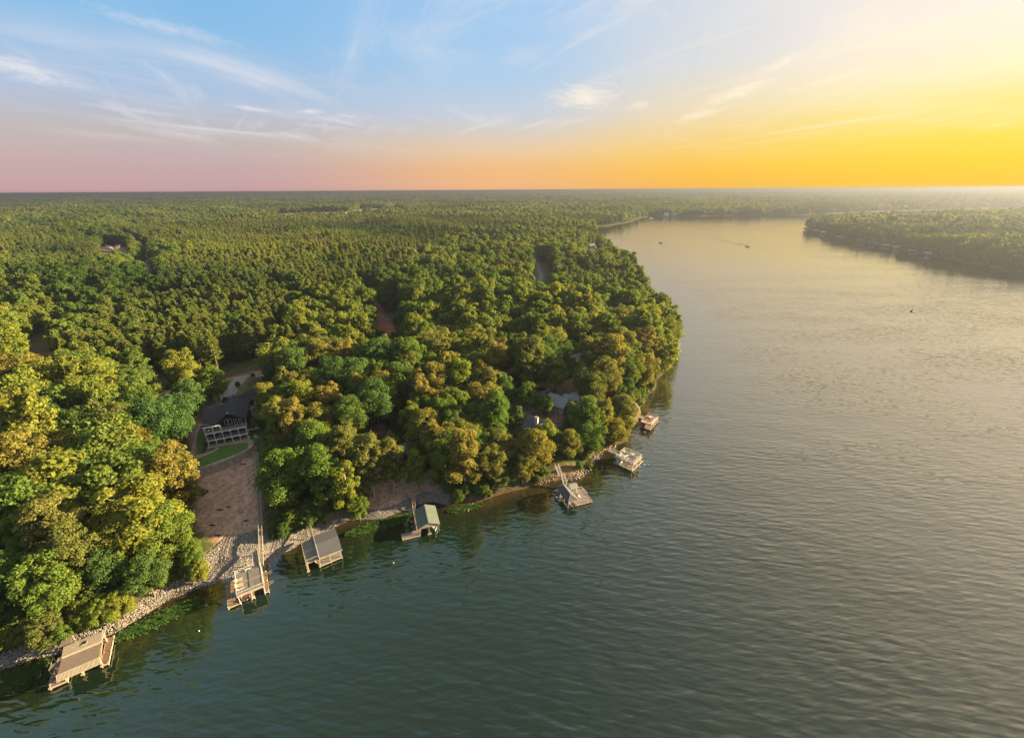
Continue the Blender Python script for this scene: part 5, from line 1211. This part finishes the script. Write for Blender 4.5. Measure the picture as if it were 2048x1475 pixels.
def paddle(name, loc, rz, L, B, m, label):
    e = empty(name, loc, rz); MB().add(*hull_np(L, B, .22)).build('hull', m, e); MB().cyl((0, -.1, .16), (0, -.1, .2), B * .3, B * .3, 10).build('seat', M_DARK, e); return tag(e, label, 'kayak')
paddle('floating_mat', (*loc_(Ff, 8.3, -2.3), -.02), Ff.rotation_euler.z - 2.3, 3.4, 1.0, M_BLUE, 'long pale blue float drifting off the white two-level dock'); q = loc_(Ff, 3.6, 9.0); paddle('kayak', (*q, .62 if False else max(.1, gz(*q) + .05)), Ff.rotation_euler.z + .6, 3.0, .75, M_BLUE, 'blue kayak lying at the shore end of the white dock')

# G: red dock
Gg = dock('two_level_dock', (61.9, 165.6), 51.8)
planks(Gg, 0, 10.5, 0, 5.2, .6, M_PINKDECK, .28, 'x'); planks(Gg, 7.5, 10.5, 5.2, 9.5, .6, M_PINKDECK, .28, 'x'); piles(Gg, [(x, y) for x in (.1, 3.5, 7, 10.4) for y in (.1, 5)], -3, .62); posts(Gg, [(x, y) for x in (.4, 3.2, 5.8, 8.2) for y in (.4, 4.7)], .6, 3.1, M_WHITE, .18)
planks(Gg, .1, 8.4, .2, 5.0, 3.3, M_REDDECK, .28, 'x'); [box('fascia', M_CREAM, Gg, *a) for a in ((0, 8.5, .08, .2, 3.0, 3.4), (-.02, .1, .2, 5.0, 3.0, 3.4), (8.4, 8.52, .2, 5.0, 3.0, 3.4), (0, 8.5, 5.0, 5.12, 3.0, 3.4))]
box('store_wall', M_RED, Gg, .5, 4.2, 3.0, 4.8, .62, 3.0); railing(Gg, [(.1, 5.0), (.1, .2), (8.4, .2), (8.4, 5.0)], 3.42, .9, M_CREAM, .6); box('deck_rim', M_WHITE, Gg, .3, 8.2, .3, 1.2, 3.32, 3.36); box('deck_rim', M_WHITE, Gg, .2, 1.1, 1.2, 4.9, 3.32, 3.36); tag(Gg, 'red-brown dock with a railed roof deck at the wooded point', 'dock')
lounger(*loc_(Gg, 6.2, 1.9), 3.33, 1.4, 'white lounge chair on the red roof deck, shore side'); lounger(*loc_(Gg, 7.3, 1.9), 3.33, 1.4, 'white lounge chair on the red roof deck, lake side'); chair(*loc_(Gg, 9.4, 1.4), .63, 2.4, 'orange chair at the outer corner of the red dock', M_REDDECK)

# ------------------------------------------------------------------ houses among the trees
def cottage(name, loc, deg, L, Wd, h, zr, wall_m, roof_m, label, cat='house', cross=None, chimney=None, wins=3, cross_h=None):
    e = empty(name, loc, math.radians(deg)); MB().box(-L / 2, L / 2, -Wd / 2, Wd / 2, -2.5, h).build('wall', wall_m, e)
    MB().prism([(-Wd / 2, h), (Wd / 2, h), (0, zr - .15)], 'x', -L / 2, L / 2).build('gable_wall', wall_m, e); r_ = gable(e, -L / 2 - .5, L / 2 + .5, -Wd / 2 - .6, Wd / 2 + .6, h - .25, zr, 'x', roof_m, .2)
    MB().bar((-L / 2 - .5, 0, zr + .02), (L / 2 + .5, 0, zr + .02), .24, .07).build('ridge_cap', M_LTGREY, r_)
    for k in range(wins): x = -L / 2 + L * (k + .5) / wins; window(e, x - .6, x + .6, -Wd / 2, h - 2.1, h - .7); window(e, x - .6, x + .6, Wd / 2, h - 2.1, h - .7, 1)
    for s in (-1, 1): window(e, -.7, .7, s * L / 2, h - 2.1, h - .7, s, axis_='y')
    box('door', M_WOOD, e, L * .28, L * .28 + 1.0, -Wd / 2 - .05, -Wd / 2, 0, 2.1)
    if cross:
        x, w, d = cross; hh = cross_h or zr - .4; MB().box(x - w / 2, x + w / 2, -Wd / 2 - d, -Wd / 2, -2.5, h).build('wing_wall', wall_m, e); MB().prism([(x - w / 2, h), (x + w / 2, h), (x, hh - .15)], 'y', -Wd / 2 - d, 0).build('gable_wall', wall_m, e)
        gable(e, x - w / 2 - .5, x + w / 2 + .5, -Wd / 2 - d - .5, 0, h - .25, hh, 'y', roof_m, .2, 'wing_roof'); window(e, x - .7, x + .7, -Wd / 2 - d, h - 2.1, h - .6)
    if chimney: x, y = chimney; ch = box('chimney', M_STONE, e, x - .65, x + .65, y - .5, y + .5, 0, zr + 1.7); box('cap', M_CONC, ch, x - .75, x + .75, y - .6, y + .6, zr + 1.7, zr + 1.9)
    return tag(e, label, cat)


q = gp(773, 876, 14.5); cottage('lake_house', (*q, gz(*q)), 20, 15, 9, 2.9, 5.0, M_TAN, M_BLUEROOF, 'house with a smooth blue-grey roof hidden among trees above the green boathouse')
q = gp(1082, 843, 15.5); cottage('lake_house', (*q, gz(*q)), -38, 11, 8.5, 3.2, 6.4, M_TAN, M_GREYROOF, 'grey-roofed house with a tall stone chimney beside the lane', cross=(1.5, 6, 3.5), chimney=(-.6, -2.2))
q = gp(1155, 793, 16.5); cottage('lake_house', (*q, gz(*q)), 24, 14, 9, 3.2, 6.2, M_TAN, M_LTGREY, 'light grey gabled house next to the parked cars', cross=(-2, 6.5, 3.0))
q = gp(1118, 803, 15.5); cottage('garage', (*q, gz(*q)), -38, 9, 8, 2.8, 5.6, M_TAN, M_LTGREY, 'light grey-roofed garage in front of the gabled house', 'garage', wins=2)
q = on_ground(1163, 699, 8); cottage('lake_house', (q[0], q[1], q[2]), 20, 14, 9, 3.0, 6.0, M_TAN, M_LTGREY, 'grey-roofed house almost hidden in trees near the wooded point')
for (u_, v_, dg, m_, lb) in ((1083, 781, -60, CAR_BLACK, 'black car parked nearer the lane by the gabled house'), (1103, 789, -66, CAR_GREY, 'dark grey car parked nearer the garage'), (1066, 776, -70, CAR_WHITE, 'white car half hidden by the hedge near the lane')):
    q = on_ground(u_, v_); car((q[0], q[1], q[2] + .1), math.radians(dg), m_, lb)
bf = empty('black_garden_fence', (0, 0, 0)); FP = [on_ground(u, v) for u, v in ((716, 872), (722, 862), (738, 853), (760, 846), (785, 840), (803, 834))]
for a, b_ in zip(FP[:-1], FP[1:]): MB().add([(a[0], a[1], a[2] - .2), (b_[0], b_[1], b_[2] - .2), (b_[0], b_[1], b_[2] + 1.1), (a[0], a[1], a[2] + 1.1), (a[0] + .1, a[1] + .1, a[2] - .2), (b_[0] + .1, b_[1] + .1, b_[2] - .2), (b_[0] + .1, b_[1] + .1, b_[2] + 1.1), (a[0] + .1, a[1] + .1, a[2] + 1.1)], [(0, 1, 2, 3), (5, 4, 7, 6), (3, 2, 6, 7), (0, 4, 5, 1), (1, 5, 6, 2), (0, 3, 7, 4)]).build('fence_panel', M_DARK, bf); MB().box(a[0] - .07, a[0] + .07, a[1] - .07, a[1] + .07, a[2] - .3, a[2] + 1.2).build('post', M_DARK, bf)
tag(bf, 'low curved black fence behind the blue-roofed house', 'fence')


# ------------------------------------------------------------------ far shores: houses, docks, boats
def far_dock(u, v, deg, L, Wd, roof_m, label, h=3.2, flat=False):
    q = gp(u, v, 0); e = empty('dock_house', (*q, 0), math.radians(deg)); box('deck', M_PINKDECK, e, -L / 2, L / 2, -Wd / 2, Wd / 2, .4, .8)
    piles(e, [(sx * L * .45, sy * Wd * .45) for sx in (-1, 1) for sy in (-1, 1)], -3, .4, r=.25); posts(e, [(sx * L * .36, sy * Wd * .40) for sx in (-1, 0, 1) for sy in (-1, 1)], .8, h, M_WHITE, .3)
    if flat: box('roof_deck', roof_m, e, -L * .4, L * .4, -Wd * .45, Wd * .45, h, h + .35); railing(e, [(-L * .4, Wd * .45), (-L * .4, -Wd * .45), (L * .4, -Wd * .45), (L * .4, Wd * .45)], h + .35, 1.1, M_WHITE, 1.2)
    else: gable(e, -L * .44, L * .44, -Wd * .5, Wd * .5, h, h + 1.9, 'x', roof_m, .2)
    box('gangway', M_PINKDECK, e, -1, 1, Wd / 2, Wd / 2 + 9, .7, .95); return tag(e, label, 'dock')


for a in ((1632, 463, -40, 13, 9, M_BRIGHT, 'pale dock at the tip of the far wooded point', 3.2, True), (1646, 467, -50, 12, 9, M_WHITE, 'second dock from the tip of the far wooded point'), (1680, 476, -55, 17, 9, M_BRIGHT, 'long white dock below the white house on the far point', 3.2, True),
          (1722, 484, -60, 12, 8, M_BROWNROOF, 'brown-roofed dock just past the white far house'), (1746, 488, -60, 13, 9, M_GREYROOF, 'grey-roofed dock past the brown far one'), (1771, 493, -60, 14, 9, M_BRIGHT, 'white flat-decked dock midway along the far shore', 3.2, True),
          (1794, 497, -62, 12, 8, M_PINK, 'faded pink-roofed dock midway along the far shore'), (1826, 504, -62, 13, 9, M_BRIGHT, 'white railed dock before the bare part of the far shore', 3.2, True), (1856, 510, -62, 9, 7, M_WHITE, 'small grey dock alone on the far shore'),
          (1996, 531, -80, 13, 10, M_BRIGHT, 'white-decked dock below the large far house', 3.2, True), (1222, 446, 40, 16, 9, M_PINKDECK, 'sunlit reddish dock in the far left cove'), (1206, 449, 40, 8, 6, M_CREAM, 'small sunlit dock beside the reddish far one', 2.6), (1301, 438, 30, 18, 10, M_BROWNROOF, 'brown dock at the far left headland'),
          (1325, 434, 5, 18, 10, M_GREYROOF, 'grey dock below the far white cottage'), (1366, 431, 5, 16, 9, M_BROWNROOF, 'wide brown dock on the far end of the lake'), (1388, 431, 5, 13, 9, M_BRIGHT, 'bright white dock on the far end of the lake', 3.4, True)): far_dock(*a)
q = gp(1730, 474, 4); cottage('far_house', (q[0] + 14, q[1] + 6, 6.0), -60, 22, 11, 5, 8.0, M_BRIGHT, M_BLUEROOF, 'large white house with blue-grey roofs on the far point', cross=(-3, 9, 4), wins=5)
q = gp(1742, 473, 6); cottage('far_house', (q[0] + 30, q[1] - 4, 6.5), -60, 10, 8, 3, 5.5, M_WHITE, M_BLUEROOF, 'small pale outbuilding beside the large white far house')
q = gp(2025, 512, 12); cottage('far_house', (q[0] + 4, q[1], 9.0), -75, 22, 13, 7, 11.5, M_PINK, M_PINK, 'large faded pink house among trees on the far right shore', cross=(2, 9, 4), wins=6)
q = gp(1183, 500, 14); cottage('far_house', (q[0], q[1], gz(*q) + 9), 20, 9, 7, 4.5, 7, M_WHITE, M_BLUEROOF, 'white house with a blue roof poking out of the shore trees')
q = gp(1335, 431, 6); cottage('far_house', (q[0], q[1] + 15, 4.0), 5, 18, 11, 5, 10, M_WHITE, M_LTGREY, 'white cottage with a steep roof at the far end of the lake')
q = gp(1352, 430, 6); cottage('far_house', (q[0], q[1] + 20, 4.0), 10, 17, 11, 5, 9, M_TAN, M_GREYROOF, 'tan cottage next to the white one at the far end')
q = gp(1806, 424, 20); cottage('far_house', (q[0], q[1], 34.0), 5, 16, 10, 4, 7, M_TAN, M_LTGREY, 'white roof glinting above the trees of the far point')
boat((*gp(1495, 494, 0), -.1), math.radians(-150), 7.0, 2.6, M_GREYCAN, M_DARK, 'dark motor boat towing a long wake across open water', top=M_DARK); boat((*gp(1321, 486, 0), -.1), math.radians(100), 7.5, 2.8, M_GREYCAN, M_DARK, 'dark motor boat idling near the left shore of the far lake', top=M_DARK)
# wake of the moving boat: low ridges of water spreading behind it
bx_, by_ = gp(1496, 493, 0); ex_, ey_ = gp(1415, 473, 0); wl = Vector((ex_ - bx_, ey_ - by_, 0)); L_ = wl.length; wl.normalize(); wr = Vector((wl.y, -wl.x, 0)); mb = MB()
for k, (ang, L2) in enumerate(((-.05, L_), (.03, L_ * .95), (.16, L_ * .42), (-.18, L_ * .40), (.28, L_ * .22), (.40, L_ * .16))):
    n = 26
    for i in range(n):
        t0, t1 = i / n, (i + .9) / n; f = lambda t: Vector((bx_, by_, 0)) + wl * L2 * t + wr * (L2 * t * math.tan(ang) + 1.5 * math.sin(t * 9 + k))
        p0, p1 = f(t0), f(t1); w_ = 2.4 * (1 - .4 * t0); h_ = .55 * (1 - t0) + .08; s = (p1 - p0).normalized(); r_ = Vector((s.y, -s.x, 0)); up = Vector((0, 0, h_))
        mb.add([p0 - r_ * w_ + Vector((0, 0, .004)), p0 + up, p0 + r_ * w_ + Vector((0, 0, .004)), p1 - r_ * w_ + Vector((0, 0, .004)), p1 + up, p1 + r_ * w_ + Vector((0, 0, .004))], [(0, 1, 4, 3), (1, 2, 5, 4), (0, 2, 1), (3, 4, 5)])
wk = mb.build('boat_wake', WATER_MAT, None, True); tag(wk, 'spreading wake behind the moving boat', 'wake', kind='stuff')
# buoys, bird, water tower
for (u, v, w_) in ((413, 1210, 'nearer the sundeck dock'), (398, 1261, 'between the brown boathouse and the sundeck dock'), (787, 1125, 'off the green-roofed boathouse')):
    e = empty('mooring_buoy', (*gp(u, v, 0), 0)); MB().cyl((0, 0, -.2), (0, 0, .12), .16, .18, 10).cyl((0, 0, .12), (0, 0, .24), .18, .08, 10).build('float', M_WHITE, e, True); MB().cyl((0, 0, .24), (0, 0, .34), .03, .03, 6).build('ring', M_RED, e); tag(e, 'small white buoy floating ' + w_, 'buoy')
q = gp(1822, 624, 55); mb = MB(); Vb = [(0, .42, 0), (.09, .2, .05), (-.09, .2, .05), (.1, -.1, .06), (-.1, -.1, .06), (.05, -.4, .02), (-.05, -.4, .02), (0, .1, -.09), (0, -.25, -.06), (.55, .12, .34), (.55, -.10, .32), (1.1, -.12, .58), (-.55, .12, .34), (-.55, -.10, .32), (-1.1, -.12, .58), (.12, -.62, .02), (-.12, -.62, .02)]
mb.add(Vb, [(0, 1, 2), (0, 7, 1), (0, 2, 7), (1, 3, 4, 2), (1, 7, 8, 3), (2, 4, 8, 7), (3, 5, 6, 4), (3, 8, 5), (4, 6, 8), (5, 8, 6), (1, 9, 10, 3), (9, 11, 10), (2, 4, 13, 12), (12, 13, 14), (5, 15, 16, 6)]); bird = mb.build('bird', M_DARK); bird.location = (*q, 55); bird.rotation_euler = (.2, .5, .8); bird.scale = (1.6,) * 3; tag(bird, 'dark bird gliding above the open lake', 'bird')
q = gp(200, 384.5, 60); k_ = 9000 / math.hypot(*q); e = empty('water_tower', (q[0] * k_, q[1] * k_, 40)); MB().cyl((0, 0, 0), (0, 0, 26), 3, 3, 10).build('column', M_CONC, e); MB().cyl((0, 0, 26), (0, 0, 31), 4, 14, 14).cyl((0, 0, 31), (0, 0, 37), 14, 14, 14).cyl((0, 0, 37), (0, 0, 42), 14, 4, 14).build('tank', M_CONC, e); tag(e, 'tiny water tower on the horizon above the far woods', 'water tower')

# ------------------------------------------------------------------ rock, reeds, brush
def stones(name, pts, smin, smax, label):
    n = len(pts); rng = np.random.default_rng(5); base = np.array([(x, y, z) for z in (-1, 1) for y in (-1, 1) for x in (-1, 1)], float) * .5
    S = rng.uniform(smin, smax, (n, 1, 1)) * np.array([1, .8, .62])[None, None] * rng.uniform(.75, 1.25, (n, 1, 3)); V = base[None] * S * rng.uniform(.62, 1.2, (n, 8, 3))
    a = rng.uniform(0, 6.28, n); b_ = rng.uniform(-.6, .6, n); c_, s_ = np.cos(a)[:, None], np.sin(a)[:, None]; cb, sb = np.cos(b_)[:, None], np.sin(b_)[:, None]
    x, y, z = V[..., 0], V[..., 1], V[..., 2]; y, z = y * cb - z * sb, y * sb + z * cb; x, y = x * c_ - y * s_, x * s_ + y * c_
    V = np.stack([x, y, z], -1) + pts[:, None, :]; F_ = np.array([(0, 2, 3, 1), (4, 5, 7, 6), (0, 1, 5, 4), (2, 6, 7, 3), (0, 4, 6, 2), (1, 3, 7, 5)])
    F_ = (F_[None] + np.arange(n)[:, None, None] * 8).reshape(-1, 4); m = MATS.get('riprap')
    if not m:
        m = bpy.data.materials.new('riprap'); m.use_nodes = True; N = NT(m.node_tree); b2 = N.n['Principled BSDF']; at = N.node('ShaderNodeAttribute', attribute_name='stone_tone').outputs['Fac']
        N.set(b2.inputs['Base Color'], N.ramp(at, [(0, (.06, .053, .048)), (.45, (.165, .148, .136)), (.8, (.27, .245, .23)), (1, (.46, .43, .41))])); b2.inputs['Roughness'].default_value = .95; MATS['riprap'] = m
    me = np_mesh(name, V.reshape(-1, 3), F_, m); at = me.attributes.new('stone_tone', 'FLOAT', 'FACE'); at.data.foreach_set('value', np.repeat(rng.beta(2, 2.2, n), 6).astype(np.float32))
    o = bpy.data.objects.new(name, me); COL.objects.link(o); return tag(o, label, 'rocks', kind='stuff')


def pick(n, x0, x1, y0, y1, cond):
    x = RNG.uniform(x0, x1, n); y = RNG.uniform(y0, y1, n); d = shore(x, y); k = cond(x, y, d); x, y, d = x[k], y[k], d[k]; return np.stack([x, y, ground_z(x, y, d) + .10], 1)


P_ = pick(160000, -150, -66, 40, 112, lambda x, y, d: (d > -1.2) & (d < 3.6 + wob(x, y, 14., 2.) * .8)); stones('riprap', P_[:15000], .14, .38, 'grey riprap stones along the shore beside the brown boathouse')
P_ = pick(120000, -98, -60, 80, 125, lambda x, y, d: (poly_sd(RIP_LOT, x, y) > wob(x, y, 8., 1.) * .6) & (d > -1)); stones('riprap', P_[:11000], .16, .40, 'pale riprap slope below the bare lot')
P_ = pick(120000, -70, -22, 95, 128, lambda x, y, d: (d > -1.0) & (d < 3.0 + wob(x, y, 14., 2.) * .6)); stones('riprap', P_[:10000], .12, .32, 'pale riprap band between the grey and green boathouses')
P_ = pick(40000, 10, 80, 120, 215, lambda x, y, d: (d > -.8) & (d < 1.4)); stones('riprap', P_[:500], .3, .8, 'scattered rocks along the wooded point')

m_aq = leaf_mat('water_willow', [(0, (.062, .135, .036)), (1, (.078, .155, .042))], .4)
def reeds(u0v0, u1v1, half_px, n, label):
    rng = np.random.default_rng(abs(int(u0v0[0]))); a, b_ = np.array(gp(*u0v0)), np.array(gp(*u1v1)); t = rng.uniform(0, 1, n); w = (rng.normal(0, .42, n)) * half_px * np.sqrt(np.clip(4 * t * (1 - t), .12, 1)); d = (b_ - a) / np.linalg.norm(b_ - a); nrm = np.array([-d[1], d[0]])
    P = a + (b_ - a) * t[:, None] + nrm * w[:, None]; k = (shore(P[:, 0], P[:, 1]) < .8) & (rng.random(n) < .75 + .5 * wob(P[:, 0], P[:, 1], 5., .5)); P = P[k]; P3 = np.concatenate([P, (rng.uniform(.03, .35, (len(P), 1)) + .35 * np.clip(wob(P[:, 0], P[:, 1], 2.2, 1.7), 0, 1)[:, None] * rng.random((len(P), 1)))], 1)
    V, F_ = leaf_cards(P3, np.tile([0, 0, .45], (len(P3), 1)), .26, rng, 1.6, .5); V[:, 2] = np.maximum(V[:, 2], .01); me = leaf_mesh('water_plants', V, F_, np.clip(rng.normal(.5, .3, len(F_)), 0, 1), m_aq); o = bpy.data.objects.new('water_plants', me); COL.objects.link(o); tag(o, label, 'water plants', kind='stuff')


reeds((-60, 1402), (100, 1325), 2.4, 34000, 'bed of leafy water plants left of the brown boathouse'); reeds((222, 1282), (408, 1198), 2.0, 46000, 'bed of leafy water plants between the brown boathouse and the sundeck dock')
reeds((690, 1070), (830, 1030), 2.0, 34000, 'bed of leafy water plants left of the green-roofed boathouse'); reeds((895, 1024), (965, 1008), 1.4, 5000, 'thin water plants beside the fallen branch')


def shrubs(name, pts, lo, hi, label, c_=C_NEAR):
    n = len(pts); s = RNG.uniform(lo, hi, n); scatter(name, c_, pts - np.array([0, 0, .6]), RNG.uniform(0, 6.28, n), np.stack([s * 1.15, s * 1.15, s * RNG.uniform(.75, 1.05, n)], 1), RNG.integers(0, 8, n), label)['category'] = 'undergrowth'


dock_xy = [(-97, 66), (-70, 86), (-54, 99), (-28, 110), (22, 124), (47, 145), (66, 174)]
def away(x, y, r): 
    k = np.ones(x.shape, bool)
    for cx, cy in dock_xy: k &= np.hypot(x - cx, y - cy) > r
    return k
P_ = pick(5200, -20, 135, 112, 420, lambda x, y, d: (d > -.2) & (d < 4.5) & away(x, y, 9) & (poly_sd(STRAW2, x, y) < 0)); P1 = pick(2600, -140, -20, 50, 128, lambda x, y, d: (d > 3.2) & (d < 9) & away(x, y, 10) & (poly_sd(CLEAR_LOT, x, y) < -1) & (poly_sd(STRAW, x, y) < 0))
shrubs('undergrowth', np.concatenate([P_[:620], P1[:220]]), .15, .40, 'low leafy brush along the wooded shore')
P_ = pick(16000, -190, 130, 60, 300, lambda x, y, d: (d > 7) & clear_of(x, y) & (poly_sd(CLEAR_LOT, x, y) < -1.5)); shrubs('undergrowth', P_[:2200], .18, .40, 'low brush under the trees around the houses')
P_ = pick(800, -70, -44, 100, 130, lambda x, y, d: (poly_sd(BANK, x, y) > -2) & (d > 2)); shrubs('undergrowth', P_[:40], .05, .12, 'weeds on the bank behind the grey-roofed boathouse')
for k_, (u_, v_, s_) in enumerate(((1045, 783, .30), (1058, 790, .32), (1070, 797, .3), (1082, 806, .28), (1096, 812, .26), (418, 797, .26), (402, 785, .3), (475, 768, .2), (505, 748, .16))):
    q = on_ground(u_, v_, 2.0); e = empty('garden_shrub', q, RNG.uniform(0, 6)); e.scale = (s_ * 1.1, s_ * 1.1, s_)
    for nm, me in (('crown', KIT[3][0]), ('trunk', KIT[3][1])):
        o = bpy.data.objects.new(nm, me); COL.objects.link(o); o.parent = e
        if nm == 'crown': o.material_slots[0].link = 'OBJECT'; o.material_slots[0].material = LEAF['dark' if u_ < 600 else 'olive']
    tag(e, ['small rounded shrub', 'rounded shrub'][k_ % 2 == 0] + (' beside the drive of the black house, %s from its front' % ORD[k_ - 5] if u_ < 600 else ' in the hedge by the garage, %s from the road' % ORD[k_]), 'shrub', 'shrubs by the drives')


# bare and broken trees
def bare_tree(u, v, h, spread, n, label, m=BARK_PALE, trunk_frac=.45, dz=None, seed=1):
    rng = random.Random(seed); q = on_ground(u, v, h * .6 if dz is None else dz); e = empty('dead_tree', q, rng.uniform(0, 6)); MB().cyl((0, 0, -.5), (0, 0, h * trunk_frac), h * .022, h * .014, 7).build('trunk', m, e)
    for i in range(n):
        a = i * 2.4 + rng.uniform(-.4, .4); r_ = spread * rng.uniform(.5, 1); z0 = h * trunk_frac * rng.uniform(.75, 1.0); p0 = Vector((0, 0, z0)); p1 = Vector((r_ * .5 * math.cos(a), r_ * .5 * math.sin(a), z0 + (h - z0) * rng.uniform(.35, .6))); mb = MB().cyl(p0, p1, h * .010, h * .007, 5)
        for j in range(4): b2 = a + rng.uniform(-.8, .8); p2 = p1 + Vector((r_ * .6 * math.cos(b2), r_ * .6 * math.sin(b2), (h - p1.z) * rng.uniform(.2, 1.0))); mb.cyl(p1, p2, h * .0065, h * .002, 4)
        mb.build('branch', m, e)
    return tag(e, label, 'dead tree')


bare_tree(282, 762, 15, 6.5, 11, 'pale leafless tree beside the country road', seed=2); bare_tree(255, 830, 9, 1.6, 2, 'pale split snag standing in the woods west of the lot', trunk_frac=.6, seed=3); bare_tree(1175, 697, 17, 6, 9, 'grey bare-branched tree by the hidden house', M_LTGREY, seed=4)
bare_tree(232, 500, 20, 9, 10, 'pale bare tree at the edge of the far clearing', seed=5); bare_tree(1228, 500, 19, 6, 10, 'thin bare-crowned tree on the shore beyond the point', M_LTGREY, seed=6)
for (u, v, w_) in ((942, 1014, 'near the green-roofed boathouse'), (1206, 935, 'near the white two-level dock')):
    q = gp(u, v, .2); e = empty('fallen_branch', (*q, .1), 1.1); MB().cyl((-2, 0, 0), (2, .3, .5), .09, .03, 6).build('limb', BARK_PALE, e); MB().cyl((.2, .1, .2), (1.2, 1.2, .5), .05, .02, 5).build('twig', BARK_PALE, e); tag(e, 'pale fallen branch in the shallows ' + w_, 'branch')

# torn black ground fabric on the bare slope
for k, (u, v, w_) in enumerate(((440, 1019, 'in the middle of the slope'), (456, 1014, 'up the slope near its middle'), (424, 1050, 'on the west side of the slope'), (492, 1041, 'near the stair'), (437, 1070, 'just above the riprap'), (486, 928, 'under the retaining wall'))):
    q = on_ground(u, v); rg = random.Random(k); P2 = [(q[0] + math.cos(a) * rg.uniform(.3, 1.1) * 1.6, q[1] + math.sin(a) * rg.uniform(.15, .6)) for a in [i * .785 for i in range(8)]]
    o = patch('fabric_scrap', P2, M_DARK, .09, .5); tag(o, 'scrap of torn black ground fabric ' + w_, 'fabric', 'fabric scraps on the bare slope')
